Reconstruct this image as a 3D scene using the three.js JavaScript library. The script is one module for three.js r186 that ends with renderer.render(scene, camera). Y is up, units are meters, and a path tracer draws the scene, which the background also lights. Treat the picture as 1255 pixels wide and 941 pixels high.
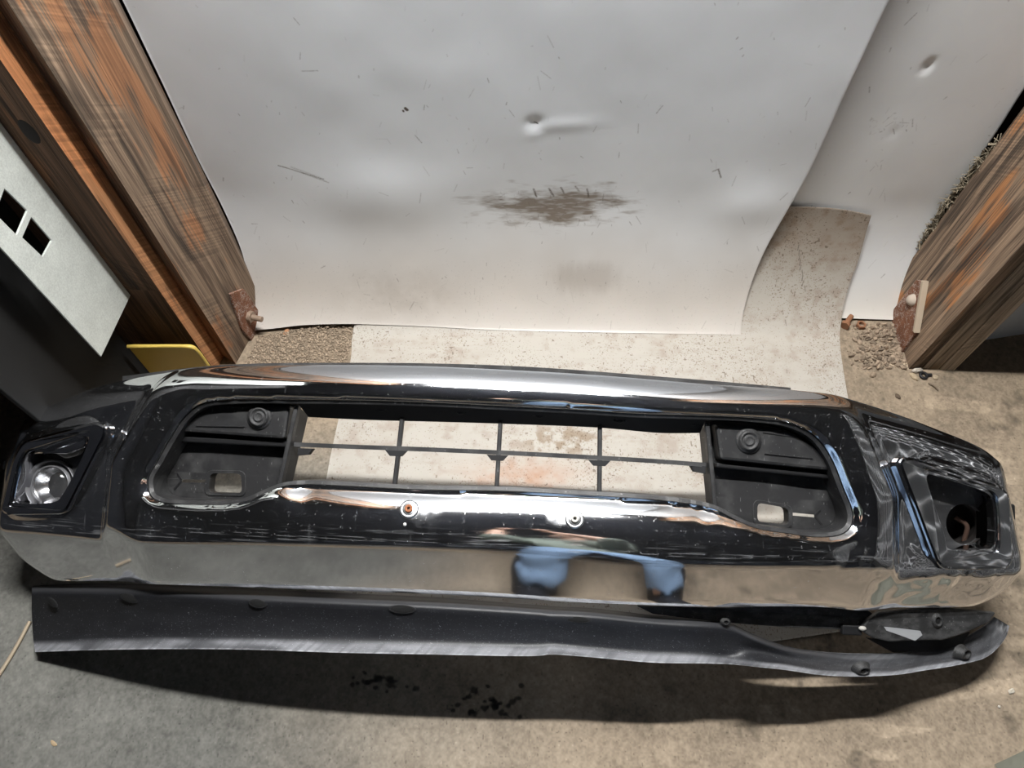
import * as THREE from 'three';
import { RoundedBoxGeometry } from 'three/addons/geometries/RoundedBoxGeometry.js';
import { mergeGeometries } from 'three/addons/utils/BufferGeometryUtils.js';
import { MarchingCubes } from 'three/addons/objects/MarchingCubes.js';
import { RectAreaLightUniformsLib } from 'three/addons/lights/RectAreaLightUniformsLib.js';

// ---------------------------------------------------------------- camera, light, exposure
const scene = new THREE.Scene();
scene.background = new THREE.Color(0x050505);
const camera = new THREE.PerspectiveCamera(56.809, 1255 / 941, 0.02, 30);
camera.position.set(0, 1.7, 0);
camera.rotation.x = -(1.0385);
scene.add(camera);
const renderer = new THREE.WebGLRenderer({ antialias: true });
renderer.toneMapping = THREE.LinearToneMapping;
renderer.toneMappingExposure = 1.0;
renderer.shadowMap.enabled = true;
RectAreaLightUniformsLib.init();
const LAMP = { x: 0.08, y: 2.62, z: -1.11, length: 1.1, width: 0.07, power: 365 };

// ---------------------------------------------------------------- helpers
function rng(seed) { let a = seed >>> 0; return () => { a |= 0; a = a + 0x6D2B79F5 | 0; let t = Math.imul(a ^ a >>> 15, 1 | a); t = t + Math.imul(t ^ t >>> 7, 61 | t) ^ t; return ((t ^ t >>> 14) >>> 0) / 4294967296; }; }
const hash = (x, y, s) => { let h = Math.imul(x, 374761393) ^ Math.imul(y, 668265263) ^ Math.imul(s, 974634777); h = Math.imul(h ^ h >>> 13, 1274126177); return ((h ^ h >>> 16) >>> 0) / 4294967296; };
function noise(x, y, s = 0) {
  const i = Math.floor(x), j = Math.floor(y), f = x - i, g = y - j, u = f * f * (3 - 2 * f), v = g * g * (3 - 2 * g);
  const a = hash(i, j, s), b = hash(i + 1, j, s), c = hash(i, j + 1, s), d = hash(i + 1, j + 1, s);
  return a + (b - a) * u + (c - a) * v + (a - b - c + d) * u * v;
}
function fbm(x, y, s = 0, o = 4) { let r = 0, a = 0.5, t = 0; for (let k = 0; k < o; k++) { r += a * noise(x, y, s + k * 17); t += a; a *= 0.55; x *= 2.03; y *= 2.03; } return r / t; }
const clamp = (v, a = 0, b = 1) => Math.min(b, Math.max(a, v));
const ss = (a, b, v) => { const t = clamp((v - a) / (b - a)); return t * t * (3 - 2 * t); };
const lerp = (a, b, t) => a + (b - a) * t;
const gauss = (x) => Math.exp(-x * x);
function interp(pts, x) {                       // pts sorted by first entry
  if (x <= pts[0][0]) return pts[0][1];
  for (let i = 1; i < pts.length; i++) if (x <= pts[i][0]) {
    const a = pts[i - 1], b = pts[i], h = b[0] - a[0], t = (x - a[0]) / h;
    const p = pts[Math.max(0, i - 2)], q = pts[Math.min(pts.length - 1, i + 1)];
    const m0 = (b[1] - p[1]) / (b[0] - p[0] || 1) * h, m1 = (q[1] - a[1]) / (q[0] - a[0] || 1) * h, t2 = t * t, t3 = t2 * t;
    return (2 * t3 - 3 * t2 + 1) * a[1] + (t3 - 2 * t2 + t) * m0 + (-2 * t3 + 3 * t2) * b[1] + (t3 - t2) * m1;
  }
  return pts[pts.length - 1][1];
}
// colour texture of w x h texels; fn(u, v) returns linear [r, g, b] and the texture stores sRGB
const enc = (c) => { c = clamp(c); return 255 * (c <= 0.0031308 ? 12.92 * c : 1.055 * Math.pow(c, 1 / 2.4) - 0.055); };
function colourTex(w, h, fn) {
  const d = new Uint8Array(w * h * 4);
  for (let j = 0; j < h; j++) for (let i = 0; i < w; i++) {
    const c = fn((i + 0.5) / w, (j + 0.5) / h), k = (j * w + i) * 4;
    d[k] = enc(c[0]); d[k + 1] = enc(c[1]); d[k + 2] = enc(c[2]); d[k + 3] = 255;
  }
  return finishTex(d, w, h, true);
}
function valueTex(w, h, fn) {                   // linear grey (bump, roughness ...) or [r, g, b]
  const d = new Uint8Array(w * h * 4);
  for (let j = 0; j < h; j++) for (let i = 0; i < w; i++) {
    const c = fn((i + 0.5) / w, (j + 0.5) / h), k = (j * w + i) * 4;
    if (Array.isArray(c)) for (let q = 0; q < 3; q++) d[k + q] = 255 * clamp(c[q]); else d[k] = d[k + 1] = d[k + 2] = 255 * clamp(c);
    d[k + 3] = 255;
  }
  return finishTex(d, w, h, false);
}
function finishTex(d, w, h, srgb) {
  const t = new THREE.DataTexture(d, w, h, THREE.RGBAFormat);
  t.wrapS = t.wrapT = THREE.RepeatWrapping; t.magFilter = THREE.LinearFilter; t.minFilter = THREE.LinearMipmapLinearFilter; t.generateMipmaps = true;
  if (srgb) t.colorSpace = THREE.SRGBColorSpace;
  t.needsUpdate = true; return t;
}
const col = (r, g, b) => new THREE.Color().setRGB(r, g, b);
const std = (o) => { if (Array.isArray(o.color)) o.color = col(...o.color); return new THREE.MeshStandardMaterial({ side: THREE.DoubleSide, ...o }); };
const used = new Map();
function numbered(n) { const k = used.get(n) || 0; used.set(n, k + 1); return k ? n + '_' + String(k).padStart(3, '0') : n; }
function tag(o, label, category, group, kind) { if (label) o.userData.label = label; if (category) o.userData.category = category; if (group) o.userData.group = group; if (kind) o.userData.kind = kind; return o; }
function mesh(name, geo, mat, parent = scene) {
  const m = new THREE.Mesh(Array.isArray(geo) ? mergeGeometries(geo.map(g => { const q = g.index ? g.toNonIndexed() : g; for (const k of Object.keys(q.attributes)) if (!['position', 'normal', 'uv'].includes(k)) q.deleteAttribute(k); return q; })) : geo, mat);
  m.castShadow = m.receiveShadow = true; m.name = parent === scene ? numbered(name) : name; parent.add(m); return m;
}
function thing(name, label, category, pos = [0, 0, 0], group) { const g = new THREE.Group(); g.name = numbered(name); g.position.set(...pos); scene.add(g); return tag(g, label, category, group); }
function struct(name, geo, mat) { return tag(mesh(name, geo, mat), null, null, null, 'structure'); }
function geoFrom(pos, uv, idx, smooth = true) {
  let g = new THREE.BufferGeometry(); g.setAttribute('position', new THREE.Float32BufferAttribute(pos, 3)); g.setAttribute('uv', new THREE.Float32BufferAttribute(uv, 2)); g.setIndex(idx);
  if (!smooth) g = g.toNonIndexed();
  g.computeVertexNormals(); return g;
}
function box(w, h, d, x, y, z, r = 0.003) { const g = new RoundedBoxGeometry(w, h, d, 2, Math.min(r, w / 2.2, h / 2.2, d / 2.2)); g.translate(x, y, z); return metric(g); }
function metric(g) {                            // box-projected uv in metres
  const p = g.attributes.position, n = g.attributes.normal, uv = new Float32Array(p.count * 2);
  for (let i = 0; i < p.count; i++) {
    const ax = Math.abs(n.getX(i)), ay = Math.abs(n.getY(i)), az = Math.abs(n.getZ(i));
    const c = ay > ax && ay > az ? [p.getX(i), p.getZ(i)] : ax > az ? [p.getZ(i), p.getY(i)] : [p.getX(i), p.getY(i)];
    uv[i * 2] = c[0]; uv[i * 2 + 1] = c[1];
  }
  g.setAttribute('uv', new THREE.BufferAttribute(uv, 2)); return g;
}
// upright prism over a plan polygon [[x, z], ...]; uv in metres, v runs along the height
function prism(plan, y0, y1, seg = 1) {
  const pos = [], uv = [], idx = []; let per = 0;
  for (let k = 0; k < plan.length; k++) {
    const a = plan[k], b = plan[(k + 1) % plan.length], L = Math.hypot(b[0] - a[0], b[1] - a[1]);
    for (let s = 0; s < seg; s++) {
      const h0 = lerp(y0, y1, s / seg), h1 = lerp(y0, y1, (s + 1) / seg), o = pos.length / 3;
      pos.push(a[0], h0, a[1], b[0], h0, b[1], b[0], h1, b[1], a[0], h1, a[1]); uv.push(per, h0, per + L, h0, per + L, h1, per, h1); idx.push(o, o + 1, o + 2, o, o + 2, o + 3);
    }
    per += L;
  }
  const sh = THREE.ShapeUtils.triangulateShape(plan.map(p => new THREE.Vector2(p[0], p[1])), []);
  for (const y of [y0, y1]) { const o = pos.length / 3; for (const p of plan) { pos.push(p[0], y, p[1]); uv.push(p[0], p[1]); } for (const t of sh) idx.push(o + t[0], o + t[1], o + t[2]); }
  return geoFrom(pos, uv, idx, false);
}
function shapeOf(pts, holes = []) { const s = new THREE.Shape(pts.map(p => new THREE.Vector2(p[0], p[1]))); for (const h of holes) s.holes.push(new THREE.Path(h.map(p => new THREE.Vector2(p[0], p[1])))); return s; }
function extrude(pts, z0, z1, bevel = 0.002, holes = []) {
  const g = new THREE.ExtrudeGeometry(shapeOf(pts, holes), { depth: Math.max(1e-4, z1 - z0 - 2 * bevel), bevelEnabled: bevel > 0, bevelThickness: bevel, bevelSize: bevel, bevelOffset: -bevel, bevelSegments: 2, curveSegments: 6 });
  g.translate(0, 0, z0 + bevel); return g;
}
function smoothLoop(pts, n = 8, tension = 0.5) { return new THREE.CatmullRomCurve3(pts.map(p => new THREE.Vector3(p[0], p[1], 0)), true, 'centripetal', tension).getPoints(pts.length * n).slice(0, -1).map(v => [v.x, v.y]); }
function roundPoly(pts, r, n = 6) {              // rounds the corners of a polygon
  const out = [], N = pts.length;
  for (let i = 0; i < N; i++) {
    const p = pts[i], a = pts[(i + N - 1) % N], b = pts[(i + 1) % N];
    const la = Math.hypot(a[0] - p[0], a[1] - p[1]), lb = Math.hypot(b[0] - p[0], b[1] - p[1]), q = Math.min(r, la * 0.45, lb * 0.45);
    const s = [p[0] + (a[0] - p[0]) / la * q, p[1] + (a[1] - p[1]) / la * q], e = [p[0] + (b[0] - p[0]) / lb * q, p[1] + (b[1] - p[1]) / lb * q];
    for (let k = 0; k <= n; k++) { const t = k / n; out.push([(1 - t) ** 2 * s[0] + 2 * t * (1 - t) * p[0] + t * t * e[0], (1 - t) ** 2 * s[1] + 2 * t * (1 - t) * p[1] + t * t * e[1]]); }
  }
  return out;
}
function tube(pts, r, seg = 24, rad = 6) { return new THREE.TubeGeometry(new THREE.CatmullRomCurve3(pts.map(p => new THREE.Vector3(...p))), seg, r, rad, false); }

// ---------------------------------------------------------------- surface materials
const speck = valueTex(512, 512, (u, v) => 0.55 * noise(u * 256, v * 256, 3) + 0.3 * noise(u * 90, v * 90, 5) + 0.15 * noise(u * 20, v * 20, 7));
// floor: dusty concrete, grey on the left, tan on the right, worn patches and oil drops
const FX0 = -1.7, FX1 = 1.7, FZ0 = -1.4, FZ1 = 0.6;
const oilSpots = (() => { const r = rng(8), o = []; for (const [cx, cz, n, sx, sz] of [[-0.30, -0.23, 18, 0.09, 0.035], [-0.05, -0.19, 24, 0.09, 0.035]]) for (let i = 0; i < n; i++) o.push([cx + sx * (r() + r() - 1) * 1.3, cz + sz * (r() + r() - 1) * 1.3, 0.003 + 0.007 * r() * r(), 1 + r()]); return o; })();
const floorMap = colourTex(1400, 824, (u, v) => {
  const x = lerp(FX0, FX1, u), z = lerp(FZ0, FZ1, v);
  const big = fbm(x * 2.2, z * 2.2, 1, 4), mid = fbm(x * 9, z * 9, 11, 4), fine = noise(x * 300, z * 300, 21), fine2 = noise(x * 110, z * 110, 25);
  const left = 1 - ss(-0.75, 0.25, x + 0.5 * (big - 0.5)), back = ss(-0.6, -0.95, z);
  let c = [lerp(0.375, 0.205, left), lerp(0.298, 0.203, left), lerp(0.215, 0.182, left)];
  c = [lerp(c[0], 0.30, back), lerp(c[1], 0.235, back), lerp(c[2], 0.165, back)];
  let m = 0.62 + 0.56 * mid + 0.30 * (big - 0.5) + 0.34 * (fine - 0.5) + 0.30 * (fine2 - 0.5);
  m *= 1 - 0.35 * ss(0.62, 0.8, fbm(x * 14 + 7, z * 14, 41, 4)) * (0.4 + ss(0, 0.8, x));
  m *= 1 + 0.35 * ss(0.66, 0.72, fbm(x * 5 + 3, z * 18, 47, 3)) * ss(0.3, 0.7, x);
  for (const [ox, oz, r, e] of oilSpots) { const d = Math.hypot((x - ox) / e, z - oz); const dn = d * (0.55 + 0.9 * noise(x * 150, z * 150, 29)); if (dn < r * 1.6) m *= lerp(0.22, 1, ss(r * 0.7, r * 1.5, dn)); }
  if (noise(x * 240 + 5, z * 240, 61) > 0.93) m *= 0.6;
  if (noise(x * 200 + 9, z * 200, 67) > 0.955) m *= 1.35;
  return [c[0] * m, c[1] * m, c[2] * m];
});
const floorMat = std({ map: floorMap, roughness: 0.88, bumpMap: speck, bumpScale: 0.0008 });
// weathered timber: v runs along the grain, metres
function woodTex(seed, dark, light, orange, opts = {}) {
  return colourTex(512, 1024, (u, v) => {
    const x = u * 0.6, y = v * 1.2;
    const w = x + 0.012 * (fbm(y * 3, x * 5, seed, 3) - 0.5);
    const g1 = fbm(w * 70, y * 2.5, seed + 1, 3), g2 = noise(w * 420, y * 7, seed + 2), g3 = noise(w * 800, y * 24, seed + 3);
    const patch = fbm(x * 9, y * 4, seed + 4, 4), pat2 = fbm(x * 26, y * 7, seed + 5, 3);
    let t = clamp(0.12 + 1.0 * (g1 - 0.2) + 0.6 * (g2 - 0.5) + 0.4 * (g3 - 0.5));
    let c = [0, 1, 2].map(k => lerp(dark[k], light[k], t));
    const o = ss(opts.o0 ?? 0.52, (opts.o0 ?? 0.52) + 0.1, patch * 0.6 + pat2 * 0.4 + 0.12 * (g2 - 0.5));
    c = c.map((q, k) => lerp(q, orange[k] * (0.6 + 0.6 * t), o * 0.9));
    const saw = noise(y * 260 + x * 200, 1, seed + 8); const sm = ss(0.5, 0.62, fbm(x * 6 + 3, y * 5, seed + 9, 2)) * 0.25;
    const dk = ss(0.6, 0.72, fbm(w * 40 + 4, y * 3.4, seed + 10, 3));
    const m = (1 - 0.55 * dk) * (1 + sm * (saw - 0.5) * 2.2);
    return c.map(q => q * m);
  });
}
function scaled(t, sx, sy, ox = 0, oy = 0) { const q = t.clone(); q.repeat.set(sx, sy); q.offset.set(ox, oy); q.needsUpdate = true; return q; }
const timberMap = woodTex(100, [0.07, 0.043, 0.027], [0.32, 0.225, 0.15], [0.34, 0.155, 0.07], { o0: 0.55 });
const brownTimberMap = woodTex(150, [0.055, 0.033, 0.02], [0.36, 0.25, 0.165], [0.40, 0.17, 0.06], { o0: 0.57 });
const brownMap = woodTex(200, [0.05, 0.026, 0.014], [0.16, 0.085, 0.047], [0.20, 0.09, 0.04], { o0: 0.6 });
const orangeMap = woodTex(300, [0.34, 0.15, 0.062], [0.52, 0.26, 0.12], [0.50, 0.20, 0.075], { o0: 0.48 });
const greyWoodMap = woodTex(400, [0.15, 0.115, 0.08], [0.52, 0.42, 0.32], [0.24, 0.16, 0.10], { o0: 0.6 });
const grainBump = valueTex(512, 512, (u, v) => 0.6 * fbm(u * 40, v * 3, 5, 3) + 0.4 * noise(u * 200, v * 8, 9));
const woodMat = (map, ox = 0, oy = 0) => std({ map: scaled(map, 1 / 0.6, 1 / 1.2, ox, oy), bumpMap: scaled(grainBump, 4, 1.2), bumpScale: 0.002, roughness: 0.85 });
const timberMat = woodMat(timberMap), timberMat2 = woodMat(brownTimberMap, 0.37, 0.41), brownMat = woodMat(brownMap), brownMat2 = woodMat(brownMap, 0.4, 0.5), orangeMat = woodMat(orangeMap), greyWoodMat = woodMat(greyWoodMap), greyWoodMat2 = woodMat(greyWoodMap, 0.45, 0.3);
const darkWoodMat = std({ map: scaled(brownMap, 0.8, 0.5), color: [0.4, 0.4, 0.4], roughness: 0.9 });
const rustMap = colourTex(256, 256, (u, v) => { const a = fbm(u * 9, v * 9, 71, 4), f = ss(0.5, 0.72, 0.5 * fbm(u * 14, v * 14, 73, 4) + 0.5 * noise(u * 90, v * 90, 75)); const c = [lerp(0.10, 0.24, a), lerp(0.035, 0.095, a), lerp(0.015, 0.045, a)]; return c.map((q, k) => lerp(q, [0.42, 0.36, 0.32][k], f * 0.75)); });
const rustMat = std({ map: scaled(rustMap, 7, 7), roughness: 0.9 });
const darkRustMat = std({ color: [0.05, 0.025, 0.015], roughness: 0.9 });
const rustPlainMat = std({ color: [0.24, 0.11, 0.055], roughness: 0.9 });
const boltMat = std({ color: [0.30, 0.22, 0.16], roughness: 0.6, metalness: 0.3 });
const galvMap = colourTex(512, 512, (u, v) => { const a = fbm(u * 6, v * 6, 81, 4), f = noise(u * 150, v * 150, 83); const m = 0.56 + 0.18 * a + 0.14 * (f - 0.5); return [m * 0.97, m * 1.02, m * 0.96]; });
const galvMat = std({ map: scaled(galvMap, 3, 3), roughness: 0.5, metalness: 0.25 });
const dustSpeck = valueTex(1024, 1024, (u, v) => { const k = noise(u * 400, v * 400, 91); return k > 0.9 ? ss(0.9, 1, k) : 0; });
function dustyBlack(seed, base, amount, rough = 0.55) {   // black plastic with fine dust
  return colourTex(1024, 512, (u, v) => {
    const f = fbm(u * 30, v * 30, seed, 4), k = noise(u * 512, v * 256, seed + 3), k2 = noise(u * 300, v * 150, seed + 4);
    let d = amount * (0.25 + 0.9 * ss(0.35, 0.75, f)) * 0.05; if (k > 0.9) d += amount * 0.35 * (k - 0.9) * 10 * ss(0.3, 0.7, f); if (k2 > 0.94) d += amount * 0.2;
    return [base + d, base + d, base * 1.08 + d * 0.97];
  });
}
const plasticMap = dustyBlack(500, 0.014, 0.55);
const plasticMat = std({ map: plasticMap, roughness: 0.5, bumpMap: speck, bumpScale: 0.0003 });
const plasticDarkMat = std({ color: [0.008, 0.008, 0.009], roughness: 0.55 });
const blackPanelMap = colourTex(512, 512, (u, v) => { const f = fbm(u * 5, v * 5, 531, 5), g = fbm(u * 60, v * 12, 537, 3); const m = 0.0015 + 0.004 * ss(0.45, 0.8, f) + 0.0015 * g; return [m, m, m]; });
const blackPanelMat = std({ map: blackPanelMap, roughness: 0.75 });
const yellowMap = colourTex(256, 256, (u, v) => { const f = fbm(u * 6, v * 6, 541, 4); const m = 0.75 + 0.4 * f; return [0.66 * m, 0.46 * m, 0.085 * m]; });
const yellowMat = std({ map: yellowMap, roughness: 0.45 });

// ---------------------------------------------------------------- the shed: floor, walls, ceiling
{
  const w = FX1 - FX0, d = FZ1 - FZ0;
  const g = new THREE.BoxGeometry(6.4, 0.1, 5.4, 1, 1, 1); g.translate(0, -0.0505, 0.9);
  const p = g.attributes.position, uv = g.attributes.uv;
  for (let i = 0; i < p.count; i++) uv.setXY(i, (p.getX(i) - FX0) / w, (p.getZ(i) - FZ0) / d);
  struct('floor', g, floorMat);
}
struct('wall_back', box(6.4, 2.9, 0.1, 0, 1.4, -1.45), darkWoodMat);
struct('wall_front', box(6.4, 2.9, 0.1, 0, 1.4, 3.55), std({ color: [0.04, 0.045, 0.058], roughness: 0.9 }));
struct('wall_left', box(0.1, 2.9, 5.4, -3.15, 1.4, 0.9), std({ color: [0.03, 0.033, 0.042], roughness: 0.9 }));
struct('wall_right', box(0.1, 2.9, 5.4, 3.15, 1.4, 0.9), std({ color: [0.13, 0.135, 0.14], roughness: 0.8 }));
struct('ceiling', box(6.4, 0.1, 5.4, 0, 2.9, 0.9), std({ color: [0.030, 0.034, 0.046], roughness: 0.9 }));

function shopLight(L, label) {
  const t = thing('shop_light', label, 'lamp', [L.x, L.y, L.z]);
  mesh('housing', box(L.length + 0.06, 0.05, L.width + 0.05, 0, 0.03, 0, 0.01), std({ color: [0.5, 0.5, 0.5], roughness: 0.5 }), t);
  const glow = std({ color: [0, 0, 0], emissive: new THREE.Color(1, 0.98, 0.95), emissiveIntensity: 55 });
  mesh('diffuser', box(L.length, 0.012, L.width, 0, -0.001, 0, 0.004), glow, t).castShadow = false;
  for (const s of [-1, 1]) mesh('chain', tube([[s * L.length * 0.4, 0.05, 0], [s * L.length * 0.4, 0.24, 0]], 0.004, 2, 5), plasticDarkMat, t);
  const r = new THREE.RectAreaLight(new THREE.Color(1, 0.995, 0.985), L.power, L.length, L.width);
  r.position.set(0, -0.012, 0); r.rotation.x = -Math.PI / 2; t.add(r);
}
shopLight(LAMP, 'bright white tube lamp hung above the chrome bumper');

// ---------------------------------------------------------------- white panels against the wall
const ZW = -1.34, SHP = {1: [0.02, 0.19, 0.42], 2: [0.004, 0.205, 0.36], 3: [-0.006, 0.165, 0.36]};
function sheetPath(k, floorTo) {                 // profile from the top down: list of [s, h, z]
  const [o, rz, rh] = SHP[k], out = []; let s = 0, ph = 2.74, pz = ZW + o;
  const push = (h, z) => { s += Math.hypot(h - ph, z - pz); ph = h; pz = z; out.push([s, h, z]); };
  push(2.74, ZW + o);
  for (let i = 1; i <= 20; i++) push(lerp(2.74, rh, i / 20), ZW + o);
  for (let i = 1; i <= 60; i++) { const a = i / 60 * Math.PI / 2; push(Math.max(0.004, rh - rh * Math.sin(a)), ZW + o + rz * (1 - Math.cos(a))); }
  if (floorTo != null) for (let i = 1; i <= 30; i++) push(0.004, lerp(ZW + o + rz, floorTo, i / 30));
  return out;
}
function pathAt(path, s) { let lo = 0, hi = path.length - 1; while (hi - lo > 1) { const m = lo + hi >> 1; if (path[m][0] < s) lo = m; else hi = m; } const a = path[lo], b = path[hi], t = clamp((s - a[0]) / (b[0] - a[0] || 1)); return [lerp(a[1], b[1], t), lerp(a[2], b[2], t), -(b[2] - a[2]), b[1] - a[1]]; }
function pathS(path, p) { let best = 1e9, bs = 0; for (let i = 0; i < path.length - 1; i++) { const a = path[i], b = path[i + 1], dh = b[1] - a[1], dz = b[2] - a[2], L = dh * dh + dz * dz || 1e-9, t = clamp(((p[1] - a[1]) * dh + (p[2] - a[2]) * dz) / L), d = Math.hypot(a[1] + dh * t - p[1], a[2] + dz * t - p[2]); if (d < best) { best = d; bs = lerp(a[0], b[0], t); } } return bs; }
function makeSheet(name, path, left, right, bottom, mat, relief, nu = 160, nv = 200, topEdge = null) {
  const L = left.map(p => [pathS(path, p), p[0]]).sort((a, b) => a[0] - b[0]), R = right.map(p => [pathS(path, p), p[0]]).sort((a, b) => a[0] - b[0]);
  const B = bottom.map(p => [p[0], pathS(path, p)]).sort((a, b) => a[0] - b[0]);
  const T = topEdge ? topEdge.map(p => [p[0], pathS(path, p)]).sort((a, b) => a[0] - b[0]) : null;
  const pos = [], uv = [], idx = [], thick = 0.0015;
  for (const side of [0, 1]) for (let j = 0; j <= nv; j++) for (let i = 0; i <= nu; i++) {
    const u = i / nu, xb = lerp(B[0][0], B[B.length - 1][0], u), s0 = T ? interp(T, lerp(T[0][0], T[T.length - 1][0], u)) : 0, s1 = interp(B, xb), s = lerp(s0, s1, j / nv);
    const x = lerp(interp(L, s), interp(R, s), u), [h, z, nh0, nz0] = pathAt(path, s), nl = Math.hypot(nh0, nz0) || 1;
    const nh = -nh0 / nl, nz = -nz0 / nl, d = relief(x, s, u, j / nv) - side * thick;
    pos.push(x, Math.max(0.002 + (1 - side) * thick, h + nh * d), z + nz * d); uv.push(x, s);
  }
  const W = nu + 1, N = W * (nv + 1);
  for (const side of [0, 1]) for (let j = 0; j < nv; j++) for (let i = 0; i < nu; i++) { const a = side * N + j * W + i, b = a + 1, c = a + W, e = c + 1; if (side) idx.push(a, b, c, b, e, c); else idx.push(a, c, b, b, c, e); }
  const rim = (a, b) => idx.push(a, b, a + N, b, b + N, a + N);
  for (let i = 0; i < nu; i++) { rim(i, i + 1); rim(nv * W + i, nv * W + i + 1); }
  for (let j = 0; j < nv; j++) { rim(j * W, (j + 1) * W); rim(j * W + nu, (j + 1) * W + nu); }
  return mesh(name, geoFrom(pos, uv, idx), mat);
}
const path1 = sheetPath(1), path2 = sheetPath(2, -0.25), path3 = sheetPath(3);
const at1 = (p) => [p[0], pathS(path1, p)], at3 = (p) => [p[0], pathS(path3, p)], at2 = (p) => [p[0], pathS(path2, p)];
// scratches and scuffs: short strokes in sheet coordinates
function strokes(seed, n, x0, x1, s0, s1, lmax = 0.03) { const r = rng(seed), o = []; for (let i = 0; i < n; i++) { const a = (r() < 0.6 ? 1.57 : r() * 3.14) + (r() - 0.5) * 1.2, l = 0.004 + lmax * r() ** 3; o.push([lerp(x0, x1, r()), lerp(s0, s1, r()), Math.cos(a) * l, Math.sin(a) * l, 0.0004 + 0.001 * r() * r(), 0.08 + 0.5 * r() * r()]); } return o; }
function strokeMap(list, x0, x1, s0, s1, W, H) {  // rasterised darkness of the strokes
  const f = new Float32Array(W * H), px = (x1 - x0) / W;
  for (const [x, s, dx, ds, w, k] of list) {
    const m = w + 2 * px, xa = Math.floor((Math.min(x, x + dx) - m - x0) / px), xb = Math.ceil((Math.max(x, x + dx) + m - x0) / px), ya = Math.floor((Math.min(s, s + ds) - m - s0) / px), yb = Math.ceil((Math.max(s, s + ds) + m - s0) / px), L = dx * dx + ds * ds || 1e-9;
    for (let j = Math.max(0, ya); j <= Math.min(H - 1, yb); j++) for (let i = Math.max(0, xa); i <= Math.min(W - 1, xb); i++) {
      const X = x0 + (i + 0.5) * px - x, Y = s0 + (j + 0.5) * px - s, t = clamp((X * dx + Y * ds) / L), d = Math.hypot(X - dx * t, Y - ds * t), v = k * ss(w + px, w * 0.3, d) * (0.5 + noise(i * 0.6, j * 0.6, 9));
      if (v > f[j * W + i]) f[j * W + i] = v;
    }
  }
  return f;
}
function sheetTexture(x0, x1, s0, s1, W, list, fn) {
  const H = Math.round(W * (s1 - s0) / (x1 - x0)), f = strokeMap(list, x0, x1, s0, s1, W, H);
  const t = colourTex(W, H, (u, v) => { const x = lerp(x0, x1, u), s = lerp(s0, s1, v), k = f[Math.min(H - 1, Math.floor(v * H)) * W + Math.min(W - 1, Math.floor(u * W))], c = fn(x, s); return c.map((q, i) => lerp(q, [0.10, 0.082, 0.065][i], clamp(k))); });
  t.wrapS = t.wrapT = THREE.ClampToEdgeWrapping; t.repeat.set(1 / (x1 - x0), 1 / (s1 - s0)); t.offset.set(-x0 / (x1 - x0), -s0 / (s1 - s0)); return t;
}
const dirtC = at1([0.1099, 0.3624, -1.319]), dirt2 = at1([0.212, 0.1337, -1.2697]), pit = at1([0.0506, 0.6192, -1.3216]), spot = at1([-0.2352, 0.6586, -1.3215]), scuffL = at1([-0.5021, 0.4703, -1.3209]), lowC = at1([-0.0649, 0.0163, -1.1847]), hookM = at1([0.4981, 0.4703, -1.3209]);
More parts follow.
